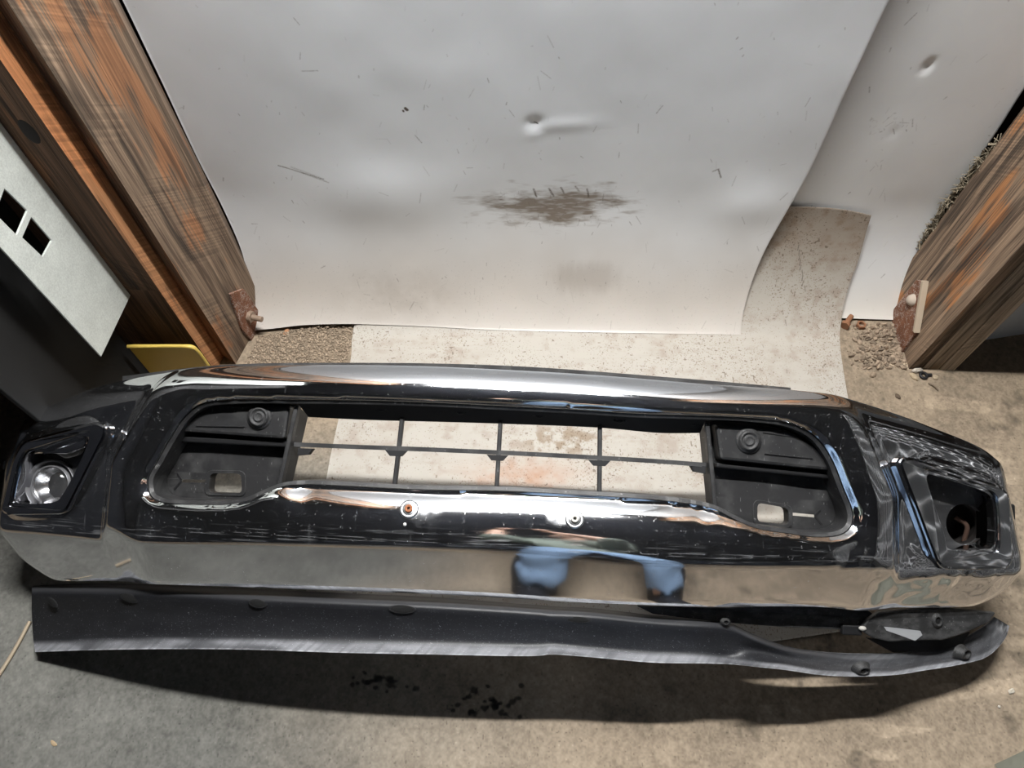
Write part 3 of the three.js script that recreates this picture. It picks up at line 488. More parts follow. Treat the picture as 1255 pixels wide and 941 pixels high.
{
  const { nx, ny, W, Z, f } = chromeZ, pos = [], nor = [], uv = [], idx = [], id = new Map(), rims = [];
  const nrm = (i, j) => { i = Math.min(nx - 1, Math.max(1, i)); j = Math.min(ny - 1, Math.max(1, j)); const k = j * W + i; const x = -(Z[k + 1] - Z[k - 1]) / (2 * CELL), y = -(Z[k + W] - Z[k - W]) / (2 * CELL), l = Math.hypot(x, y, 1); return [x / l, y / l, 1 / l]; };
  const add = (a, b, z, n) => { pos.push(a, b, z); nor.push(...n); uv.push((a - CA0) / (CA1 - CA0), (b - CB0) / (CB1 - CB0)); return pos.length / 3 - 1; };
  const vtx = (i, j) => { const k = 'v' + (j * W + i); if (!id.has(k)) id.set(k, add(CA0 + i * CELL, CB0 + j * CELL, Z[j * W + i], nrm(i, j))); return id.get(k); };
  const cut = (i0, j0, i1, j1) => { const p = j0 * W + i0, q = j1 * W + i1, key = p < q ? 'e' + p + '_' + q : 'e' + q + '_' + p; if (!id.has(key)) { const t = clamp(f[p] / (f[p] - f[q]), 0.02, 0.98), n0 = nrm(i0, j0), n1 = nrm(i1, j1); id.set(key, add(CA0 + lerp(i0, i1, t) * CELL, CB0 + lerp(j0, j1, t) * CELL, lerp(Z[p], Z[q], t), n0.map((v, c) => lerp(v, n1[c], t)))); } return id.get(key); };
  for (let j = 0; j < ny; j++) for (let i = 0; i < nx; i++) {
    const c = [[i, j], [i + 1, j], [i + 1, j + 1], [i, j + 1]], inn = c.map(([x, y]) => f[y * W + x] < 0), n = inn.filter(Boolean).length;
    if (!n) continue;
    const poly = [], cutFlag = [];
    for (let k = 0; k < 4; k++) { const q = (k + 1) % 4; if (inn[k]) { poly.push(vtx(...c[k])); cutFlag.push(false); } if (inn[k] !== inn[q]) { poly.push(cut(...c[k], ...c[q])); cutFlag.push(true); } }
    for (let k = 1; k + 1 < poly.length; k++) idx.push(poly[0], poly[k], poly[k + 1]);
    for (let k = 0; k < poly.length; k++) { const q = (k + 1) % poly.length; if (cutFlag[k] && cutFlag[q]) rims.push([poly[k], poly[q]]); }
  }
  const nF = pos.length / 3, tF = idx.length;     // steel thickness: a back skin and a turned-back rim
  for (let k = 0; k < nF; k++) { pos.push(pos[k * 3], pos[k * 3 + 1], pos[k * 3 + 2] - 0.003); nor.push(-nor[k * 3], -nor[k * 3 + 1], -nor[k * 3 + 2]); uv.push(uv[k * 2], uv[k * 2 + 1]); }
  for (let k = 0; k < tF; k += 3) idx.push(nF + idx[k], nF + idx[k + 2], nF + idx[k + 1]);
  for (const [p, q] of rims) {
    const dx = pos[q * 3] - pos[p * 3], dy = pos[q * 3 + 1] - pos[p * 3 + 1], l = Math.hypot(dx, dy) || 1, n = [dy / l, -dx / l, 0], b = pos.length / 3;
    for (const k of [p, q]) for (const dz of [0, -0.022]) { pos.push(pos[k * 3], pos[k * 3 + 1], pos[k * 3 + 2] + dz); nor.push(...n); uv.push(uv[k * 2], uv[k * 2 + 1]); }
    idx.push(b, b + 1, b + 2, b + 2, b + 1, b + 3);
  }
  const g = new THREE.BufferGeometry(); g.setAttribute('position', new THREE.Float32BufferAttribute(pos, 3)); g.setAttribute('normal', new THREE.Float32BufferAttribute(nor, 3)); g.setAttribute('uv', new THREE.Float32BufferAttribute(uv, 2)); g.setIndex(idx);
  mesh('chrome_face', g, chromeMat, bumper);
}
// a loft through columns of [x, y, z] points, given a thickness along z
function loft(cols, thick, nu = 6, nv = 4, du = 1, dv = 1, strip = false) {
  const rows = cols[0].length, curveU = []; for (let r = 0; r < rows; r++) curveU.push(new THREE.CatmullRomCurve3(cols.map(c => new THREE.Vector3(...c[r])), false, 'centripetal').getPoints((cols.length - 1) * nu));
  const U = curveU[0].length, pos = [], uv = [], idx = []; let V = 0;
  for (const side of [0, 1]) for (let i = 0; i < U; i++) {
    const pts = rows > 2 ? new THREE.CatmullRomCurve3(curveU.map(c => c[i]), false, 'centripetal').getPoints((rows - 1) * nv) : [curveU[0][i], curveU[1][i]];
    V = pts.length; pts.forEach((p, j) => { pos.push(p.x, p.y, p.z - side * thick); uv.push(p.x * du, strip ? j / (pts.length - 1) : p.y * dv); });
  }
  const N = U * V;
  for (const side of [0, 1]) for (let i = 0; i < U - 1; i++) for (let j = 0; j < V - 1; j++) { const a = side * N + i * V + j, b = a + V; if (side) idx.push(a, b, a + 1, b, b + 1, a + 1); else idx.push(a, a + 1, b, b, a + 1, b + 1); }
  const rim = (a, b) => idx.push(a, b, a + N, b, b + N, a + N);
  for (let i = 0; i < U - 1; i++) { rim(i * V, (i + 1) * V); rim(i * V + V - 1, (i + 1) * V + V - 1); }
  for (let j = 0; j < V - 1; j++) { rim(j, j + 1); rim((U - 1) * V + j, (U - 1) * V + j + 1); }
  const g = geoFrom(pos, uv, idx); return g;
}
function part(name, geo, mat, parent, label) { const m = mesh(name, geo, mat, parent); if (label) m.userData.label = label; return m; }
// black liner ring inside the opening, grille with its bars
const grille = new THREE.Group(); grille.name = 'grille_insert'; bumper.add(grille);
{
  const inset = (loop, d) => loop.map((p, i) => { const a = loop[(i + loop.length - 1) % loop.length], b = loop[(i + 1) % loop.length], tx = b[0] - a[0], ty = b[1] - a[1], l = Math.hypot(tx, ty) || 1; return [p[0] - ty / l * d, p[1] + tx / l * d]; });
  let area = 0; openLoop.forEach((p, i) => { const q = openLoop[(i + 1) % openLoop.length]; area += p[0] * q[1] - q[0] * p[1]; });
  const sg = area > 0 ? 1 : -1, o = inset(openLoop, 0.001 * sg), n = inset(openLoop, 0.008 * sg), z0 = (p) => zAt(...p) - 0.004, pos = [], uv = [], idx = [];
  for (let i = 0; i < o.length; i++) { const a = o[i], b = n[i], zf = z0(openLoop[i]); pos.push(a[0], a[1], zf - 0.06, a[0], a[1], zf, b[0], b[1], zf - 0.004, b[0], b[1], zf - 0.06); uv.push(a[0], a[1], a[0], a[1] + 0.06, b[0], b[1] + 0.06, b[0], b[1]); }
  for (let i = 0; i < o.length; i++) { const q = (i + 1) % o.length; for (let k = 0; k < 4; k++) { const a = i * 4 + k, b = i * 4 + (k + 1) % 4, c = q * 4 + k, d = q * 4 + (k + 1) % 4; idx.push(a, b, c, b, d, c); } }
  part('surround', geoFrom(pos, uv, idx, false), plasticMat, grille);
  const shelf = [[[-0.4126, 0.1505, -0.0355], [-0.397, 0.1215, -0.0742]], [[-0.2707, 0.1541, -0.0256], [-0.2777, 0.1205, -0.066]], [[-0.1289, 0.155, -0.021], [-0.1241, 0.1227, -0.0609]], [[-0.0121, 0.1536, -0.02], [-0.0186, 0.1239, -0.06]], [[0.1721, 0.1521, -0.0219], [0.177, 0.1243, -0.062]], [[0.29, 0.1511, -0.0267], [0.2983, 0.1193, -0.0671]], [[0.3776, 0.1504, -0.0326], [0.3753, 0.1227, -0.0724]]];
  part('top_shelf', loft(shelf, 0.004, 8), plasticDarkMat, grille);
  for (const c of [[-0.388, 0.1436, -0.0584], [-0.2467, 0.1441, -0.0495], [-0.0917, 0.1447, -0.0454], [0.06, 0.144, -0.0452], [0.2143, 0.1412, -0.0482], [0.3569, 0.1428, -0.056]]) {
    const k = part('clip', new THREE.TorusGeometry(0.010, 0.0022, 8, 24, Math.PI), plasticMat, grille); k.position.set(c[0], c[1] - 0.004, c[2] + 0.008);
    part('clip_head', new THREE.SphereGeometry(0.008, 16, 8).scale(1, 0.7, 0.5).translate(c[0], c[1] - 0.002, c[2] + 0.005), plasticDarkMat, grille);
  }
  const bar = (p, q, w, d) => { const L = Math.hypot(q[0] - p[0], q[1] - p[1]), g = new RoundedBoxGeometry(w, L, d, 2, Math.min(w, d) * 0.3); g.rotateZ(-Math.atan2(q[0] - p[0], q[1] - p[1])); g.translate((p[0] + q[0]) / 2, (p[1] + q[1]) / 2, 0); const P = g.attributes.position; for (let i = 0; i < P.count; i++) P.setZ(i, P.getZ(i) + (p[2] + q[2]) / 2 - d / 2); return metric(g); };
  for (const [p, q] of [[[-0.2074, 0.1273, -0.063], [-0.2149, -0.0086, -0.0432]], [[-0.0149, 0.1289, -0.06], [-0.0166, -0.0074, -0.04]], [[0.1784, 0.1292, -0.0621], [0.1816, -0.011, -0.0422]]]) part('vertical_bar', bar(p, q, 0.0085, 0.014), plasticMat, grille);
  const sideWall = (a, b, c, d) => loft([[a, b], [c, d]].map(r => r), 0.004, 4);
  const fl = [[-0.4138, 0.1432, -0.0456], [-0.4377, -0.0187, -0.0479], [-0.407, 0.1257, -0.1], [-0.4307, -0.0146, -0.1022]], fr = [[0.3819, 0.1433, -0.0429], [0.4004, -0.0198, -0.0444], [0.3805, 0.1277, -0.0978], [0.397, -0.0146, -0.0992]];
  part('end_frame', [loft([[fl[0], fl[1]], [fl[2], fl[3]]], 0.004, 3), bar(fl[0], fl[1], 0.009, 0.02)], plasticMat, grille);
  part('end_frame', [loft([[fr[0], fr[1]], [fr[2], fr[3]]], 0.004, 3), bar(fr[0], fr[1], 0.009, 0.02)], plasticMat, grille);
  const hz = [[-0.4198, 0.0663, -0.0662], [-0.3207, 0.0665, -0.0585], [-0.2077, 0.0674, -0.053], [-0.0157, 0.0678, -0.05], [0.1794, 0.066, -0.0521], [0.2977, 0.064, -0.0571], [0.39, 0.0609, -0.0636]];
  part('horizontal_bar', loft(hz.map(p => [[p[0], p[1] + 0.0043, p[2]], [p[0], p[1] - 0.0043, p[2]]]), 0.018, 6), plasticMat, grille);
  for (const [x, y, z] of [[-0.2155, 0.0631, -0.0533], [-0.0178, 0.063, -0.05], [0.1795, 0.0613, -0.0521]]) part('gusset', extrude([[x - 0.021, y], [x + 0.021, y], [x + 0.011, y - 0.011], [x - 0.011, y - 0.011]], z - 0.016, z + 0.0005, 0.0006), plasticDarkMat, grille);
  for (const [x, y, z, s] of [[...[-0.4109, 0.0595, -0.0654], 1], [...[0.3852, 0.0591, -0.0632], -1]]) part('gusset', extrude([[x, y], [x + s * 0.03, y], [x + s * 0.022, y - 0.012], [x, y - 0.015]], z - 0.016, z + 0.0005, 0.0006), plasticDarkMat, grille);
}
// tow hook covers at both ends of the opening
function towCover(plate, slot, slit, yA, yB, pad, plug, ledge, grooves) {
  const t = new THREE.Group(); t.name = 'tow_hook_cover'; bumper.add(t);
  part('back_plate', bend(extrude(plate, -0.0806, -0.079, 0, [slot, slit])), plasticMat, t);
  const rim = slot.map((p, i) => { const c = slot.reduce((s, q) => [s[0] + q[0] / slot.length, s[1] + q[1] / slot.length], [0, 0]), l = Math.hypot(p[0] - c[0], p[1] - c[1]); return [p[0] + (p[0] - c[0]) / l * 0.008, p[1] + (p[1] - c[1]) / l * 0.008]; });
  part('slot_rim', bend(extrude(rim, -0.080, -0.0765, 0.001, [slot])), plasticMat, t);
  part('slot_wall', bend(extrude(slot, -0.105, -0.080, 0, [slot.map((p, i) => { const c = slot.reduce((s, q) => [s[0] + q[0] / slot.length, s[1] + q[1] / slot.length], [0, 0]), l = Math.hypot(p[0] - c[0], p[1] - c[1]); return [p[0] - (p[0] - c[0]) / l * 0.001, p[1] - (p[1] - c[1]) / l * 0.001]; })])), plasticDarkMat, t);
  for (const [p, q] of [yA, yB]) { const L = Math.hypot(q[0] - p[0], q[1] - p[1]), g = new RoundedBoxGeometry(0.0045, L, 0.001, 2, 0.0004); g.rotateZ(-Math.atan2(q[0] - p[0], q[1] - p[1])); g.translate((p[0] + q[0]) / 2, (p[1] + q[1]) / 2, -0.0787); part('slit_mark', bend(g), plasticDarkMat, t); }
  part('upper_pad', bend(extrude(pad, -0.078, -0.036, 0.006)), plasticMat, t);
  part('ledge', bend(extrude(ledge, -0.079, -0.050, 0.003)), plasticDarkMat, t);
  for (const [p, q] of grooves) { const L = Math.hypot(q[0] - p[0], q[1] - p[1]), g = new RoundedBoxGeometry(L, 0.0022, 0.002, 2, 0.0008); g.rotateZ(Math.atan2(q[1] - p[1], q[0] - p[0])); g.translate((p[0] + q[0]) / 2, (p[1] + q[1]) / 2, -0.0360); part('groove', bend(g), plasticDarkMat, t); }
  const prof = [[0.0001, 0.008], [0.006, 0.008], [0.007, 0.0095], [0.009, 0.0095], [0.010, 0.007], [0.013, 0.0065], [0.0145, 0.010], [0.018, 0.010], [0.0195, 0.005], [0.022, 0.0045], [0.0235, 0.003], [0.0255, 0]];
  const g = new THREE.LatheGeometry(prof.map(p => new THREE.Vector2(...p)), 40); g.rotateX(Math.PI / 2);
  const k = part('plug', g, plasticMat, t); k.position.set(plug[0], plug[1], sweep(plug[0]) - 0.036);
}
towCover(
  roundPoly([[-0.4234, 0.1611], [-0.6249, 0.1548], [-0.6815, 0.1226], [-0.7584, -0.0074], [-0.7592, -0.0546], [-0.7318, -0.0764], [-0.5492, -0.0691], [-0.4434, -0.0263]], 0.012),
  roundPoly([[-0.6037, 0.0018], [-0.5342, 0.0035], [-0.529, -0.0371], [-0.6053, -0.0395]], 0.012),
  [[-0.6681, -0.0151], [-0.6114, -0.0131], [-0.6109, -0.0187], [-0.6675, -0.0212]],
  [[-0.666, -0.0178], [-0.6777, -0.0034]], [[-0.666, -0.0178], [-0.6818, -0.0369]],
  roundPoly([[-0.6725, 0.0828], [-0.6519, 0.1147], [-0.6109, 0.1381], [-0.5654, 0.1428], [-0.4288, 0.1426], [-0.4337, 0.076]], 0.008), [-0.4884, 0.1169],
  roundPoly([[-0.6807, 0.0729], [-0.4335, 0.0714], [-0.4343, 0.0601], [-0.6796, 0.0614]], 0.003),
  [[[-0.6227, 0.0943], [-0.5182, 0.0965]], [[-0.577, 0.1365], [-0.5215, 0.1359]]]);
towCover(
  roundPoly([[0.3861, 0.1602], [0.5671, 0.159], [0.6364, 0.1197], [0.6715, 0.0556], [0.7085, -0.0245], [0.703, -0.057], [0.6818, -0.0768], [0.56, -0.0769], [0.5015, -0.0708], [0.4107, -0.0312]], 0.012),
  roundPoly([[0.4959, -0.0074], [0.5613, -0.0162], [0.5632, -0.0513], [0.4963, -0.0472]], 0.012),
  [[0.5681, -0.0256], [0.6159, -0.0284], [0.6159, -0.0337], [0.5682, -0.0314]],
  [[0.6159, -0.0311], [0.6279, -0.0189]], [[0.6159, -0.0311], [0.6314, -0.0477]],
  roundPoly([[0.3989, 0.1413], [0.5402, 0.1368], [0.6019, 0.1047], [0.6374, 0.0697], [0.6357, 0.0601], [0.4095, 0.0728]], 0.008), [0.464, 0.1111],
  roundPoly([[0.4059, 0.0663], [0.6403, 0.0537], [0.6403, 0.0441], [0.4061, 0.0569]], 0.003),
  [[[0.4966, 0.0875], [0.5936, 0.0822]], [[0.4929, 0.1282], [0.5586, 0.1217]]]);
// fog lamps
function bezelBack(loop, z, hole) { const c = loop.reduce((s, q) => [s[0] + q[0] / loop.length, s[1] + q[1] / loop.length], [0, 0]); return bend(extrude(loop.map(p => [c[0] + (p[0] - c[0]) * 1.10, c[1] + (p[1] - c[1]) * 1.10]), z - 0.004, z, 0, hole ? [hole] : [])); }
{
  const c = [-0.9821, -0.0435], L = new THREE.Group(); L.name = 'fog_lamp'; bumper.add(L); const SC = 1.14;
  part('backing_plate', bezelBack(fogLoopL, -0.082), plasticMat, L);
  const glass = new THREE.MeshPhysicalMaterial({ transmission: 1, thickness: 0, roughness: 0.05, ior: 1.5, color: 0xffffff, side: THREE.DoubleSide });
  const refl = std({ color: [0.36, 0.36, 0.37], metalness: 0.9, roughness: 0.22 });
  const z = sweep(c[0]) - 0.08;
  const ring = new THREE.LatheGeometry([[0.046, -0.01], [0.048, 0.012], [0.0445, 0.014], [0.043, 0.004], [0.040, 0.004], [0.036, 0.012], [0.034, 0.012], [0.033, 0.004]].map(p => new THREE.Vector2(...p)), 48).rotateX(Math.PI / 2);
  part('lamp_ring', ring.scale(SC, SC, SC), std({ color: [0.22, 0.22, 0.23], metalness: 0.5, roughness: 0.35 }), L).position.set(c[0], c[1], z);
  const bowl = []; for (let i = 0; i <= 14; i++) { const t = i / 14; bowl.push(new THREE.Vector2(Math.max(0.0001, 0.034 * t), -0.018 + 0.022 * t * t + 0.0012 * (i % 2))); }
  part('reflector', new THREE.LatheGeometry(bowl, 10).rotateX(Math.PI / 2).scale(SC, SC, SC), refl, L).position.set(c[0], c[1], z + 0.005);
  const dome = []; for (let i = 0; i <= 10; i++) { const t = i / 10; dome.push(new THREE.Vector2(Math.max(0.0001, 0.036 * Math.sin(t * 1.2) / Math.sin(1.2)), 0.022 * Math.cos(t * 1.2) - 0.0)); }
  part('lens', new THREE.LatheGeometry(dome, 40).rotateX(Math.PI / 2).scale(SC, SC, SC), glass, L).position.set(c[0], c[1], z + 0.002);
  part('bezel_lid', bend(extrude(roundPoly([[-1.0309, 0.0196], [-1.0214, 0.034], [-0.8899, 0.0675], [-0.8749, 0.0638], [-0.8784, 0.0416], [-0.9227, 0.0261], [-0.9747, 0.0238]], 0.006), -0.056, -0.040, 0.004)), bezelMat, L, 'polished lid above the lamp');
  part('lid_underside', bend(extrude(roundPoly([[-0.9793, 0.0289], [-0.8964, 0.0444], [-0.9067, 0.0251], [-0.942, 0.0149]], 0.008), -0.070, -0.057, 0.003)), std({ color: [0.35, 0.34, 0.32], roughness: 0.5 }), L);
}
{
  const L = new THREE.Group(); L.name = 'fog_lamp_recess'; bumper.add(L);
  const c = [0.9504, -0.0382], hole = []; for (let k = 0; k < 40; k++) hole.push([c[0] + 0.043 * Math.cos(k / 40 * 6.2832), c[1] + 0.041 * Math.sin(k / 40 * 6.2832)]);
  part('backing_plate', bezelBack(fogLoopR, -0.075, hole), plasticMat, L);
  const z = sweep(c[0]) - 0.075;
  part('socket', new THREE.LatheGeometry([[0.043, 0], [0.042, -0.03], [0.052, -0.032], [0.055, -0.11], [0.0001, -0.112]].map(p => new THREE.Vector2(...p)), 40).rotateX(Math.PI / 2), std({ color: [0.012, 0.010, 0.009], roughness: 0.6 }), L).position.set(c[0], c[1], z);
  part('inner_bracket', extrude(roundPoly([[-0.028, -0.012], [-0.008, -0.016], [-0.004, 0.004], [-0.024, 0.008]], 0.002).map(p => [p[0] + c[0], p[1] + c[1]]), z - 0.07, z - 0.066, 0.0005, [Array.from({ length: 12 }, (_, k) => [c[0] - 0.016 + 0.0035 * Math.cos(k / 12 * 6.2832), c[1] - 0.004 + 0.0035 * Math.sin(k / 12 * 6.2832)])]), std({ color: [0.12, 0.12, 0.12], roughness: 0.4, metalness: 0.4 }), L);
  part('rusty_bracket', tube([[c[0] + 0.012, c[1] + 0.01, z - 0.05], [c[0] + 0.03, c[1] - 0.005, z - 0.04], [c[0] + 0.03, c[1] - 0.04, z - 0.05]], 0.005, 16, 8), darkRustMat, L);
}
{ const p = [1.0606, -0.0106]; part('side_clip', new RoundedBoxGeometry(0.014, 0.034, 0.02, 3, 0.005).translate(p[0] + 0.004, p[1], sweep(p[0]) - 0.07), plasticDarkMat, bumper); }
{ const p = [-1.1269, -0.0086]; part('side_clip', new RoundedBoxGeometry(0.014, 0.022, 0.02, 3, 0.005).translate(p[0] - 0.004, p[1], sweep(p[0]) - 0.09), plasticDarkMat, bumper); }
// polished frames around the fog lamp openings: a rounded outer frame and walls that slope in to the lamp
function ringWall(A, zA, B, zB) { const n = A.length, pos = [], uv = [], idx = []; for (let i = 0; i <= n; i++) { const a = A[i % n], b = B[i % n]; pos.push(a[0], a[1], zA, b[0], b[1], zB); uv.push(a[0], a[1], b[0], b[1]); if (i < n) idx.push(2 * i, 2 * i + 2, 2 * i + 1, 2 * i + 1, 2 * i + 2, 2 * i + 3); } return geoFrom(pos, uv, idx); }
for (const [o, h, lift] of [[[[-1.0234, 0.0493], [-0.8382, 0.0962], [-0.8134, 0.087], [-0.8131, 0.0672], [-0.8883, -0.0882], [-0.9037, -0.0958], [-1.0511, -0.1079], [-1.0666, -0.0988], [-1.0478, 0.0103]], fogLoopL, -0.014], [[[0.7638, 0.0799], [0.7728, 0.093], [0.7943, 0.0939], [0.9994, 0.0448], [1.0215, 0.0273], [1.028, -0.1032], [1.0151, -0.121], [0.8658, -0.1227], [0.844, -0.1103]], fogLoopR, -0.014]]) {
  const O2 = roundPoly(o, 0.03, 10), c = h.reduce((q, p) => [q[0] + p[0] / h.length, q[1] + p[1] / h.length], [0, 0]), grow = (L, k) => L.map(p => [c[0] + (p[0] - c[0]) * k, c[1] + (p[1] - c[1]) * k]);
  const b = new THREE.Group(); b.name = 'fog_lamp_bezel'; bumper.add(b);
  part('outer_frame', bend(extrude(O2, lift - 0.045, lift, 0.006, [grow(h, 1.20)])), bezelMat, b);
  part('inner_frame', bend(extrude(grow(h, 1.19), lift - 0.05, lift - 0.006, 0.004, [grow(h, 1.07)])), bezelMat, b);
  part('sloped_wall', bend(ringWall(grow(h, 1.08), lift - 0.008, grow(h, 0.95), lift - 0.062)), bezelMat, b);
}
// number plate bolts
for (const [c, m] of [[[-0.176, -0.0447], std({ color: [0.30, 0.11, 0.045], roughness: 0.8 })], [[0.1321, -0.0487], std({ color: [0.30, 0.29, 0.26], roughness: 0.5, metalness: 0.6 })]]) {
  const z = zAt(c[0], c[1]), tilt = Math.atan2(zAt(c[0], c[1] - 0.006) - zAt(c[0], c[1] + 0.006), 0.012);
  const b = new THREE.Group(); b.name = 'plate_bolt'; b.position.set(c[0], c[1], z); b.rotation.x = -tilt; bumper.add(b);
  const w = new THREE.LatheGeometry([[0.006, 0.0035], [0.011, 0.003], [0.0125, 0.0016], [0.0135, 0.0026], [0.0165, 0.0022], [0.018, 0]].map(p => new THREE.Vector2(...p)), 32).rotateX(Math.PI / 2);
  part('washer', w, std({ color: [0.38, 0.39, 0.40], metalness: 0.9, roughness: 0.3 }), b);
  const rec = []; for (let k = 0; k < 6; k++) rec.push([0.0028 * Math.cos(k * 1.0472), 0.0028 * Math.sin(k * 1.0472)]);
  const hex = []; for (let k = 0; k < 24; k++) hex.push([0.0075 * Math.cos(k / 24 * 6.2832), 0.0075 * Math.sin(k / 24 * 6.2832)]);
  part('bolt_head', extrude(hex, 0.002, 0.008, 0.001, [rec]), m, b);
}
{ const c = [-0.1813, -0.072], z = zAt(...c); part('drain_hole', new THREE.SphereGeometry(0.0035, 14, 8).translate(c[0], c[1], z - 0.001), std({ color: [0.7, 0.7, 0.7], roughness: 0.5 }), bumper, 'small pale plug below the rusty bolt'); }
// black top pad behind the chrome
{
  const cols = [[[-0.826, 0.184, -0.1572], [-0.8579, 0.1989, -0.21]], [[-0.6021, 0.2124, -0.1135], [-0.6246, 0.2268, -0.162]], [[-0.338, 0.223, -0.0846], [-0.351, 0.2391, -0.1305]], [[-0.0092, 0.2254, -0.075], [-0.0115, 0.2455, -0.12]], [[0.3396, 0.2162, -0.0847], [0.349, 0.2352, -0.1304]], [[0.5631, 0.2127, -0.1078], [0.5804, 0.2277, -0.1552]]];
  part('top_pad', loft(cols, 0.006, 8), plasticMat, bumper);
}
// lower valance, hanging loose and twisted at the right end
const valanceMat = std({ map: scaled(dustyBlack(600, 0.013, 0.9), 1.6, 3.2), roughness: 0.48, bumpMap: speck, bumpScale: 0.0004 });
const airDamMat = std({ map: (() => { const t = colourTex(2048, 256, (u, v) => {
  const a = u * 2.2, f = fbm(a * 22, v * 9, 611, 4), k = noise(u * 1700, v * 190, 613), k2 = noise(u * 1100, v * 120, 614), st = noise(a * 160 + v * 12, v * 2, 616);
  let d = 0.004 * f + 0.012 * ss(0.3, 0.6, v) * f; const lip = ss(0.74, 0.86, v) * (0.35 + 0.65 * ss(0.35, 0.6, fbm(a * 7, v * 2, 615, 3)));
  if (k > 0.90) d += 0.30 * (k - 0.9) * 10 * ss(0.2, 0.5, v) * f; if (k2 > 0.93) d += 0.22 * ss(0.2, 0.5, v);
  d += lip * (0.11 + 0.10 * st + 0.08 * f) + 0.2 * ss(0.965, 0.99, v) * st + 0.03 * ss(0.3, 0.2, v) * ss(0.05, 0.12, v);
  d += ss(0.55, 0.78, a - 1.1) * (0.015 + 0.05 * f * (0.4 + st));
  return [0.011 + d, 0.0115 + d * 1.02, 0.014 + d * 1.08];
}); t.repeat.set(1 / 2.2, 1); t.offset.set(0.5, 0); return t; })(), roughness: 0.5, bumpMap: null });
const valance = new THREE.Group(); valance.name = 'lower_valance'; bumper.add(valance);
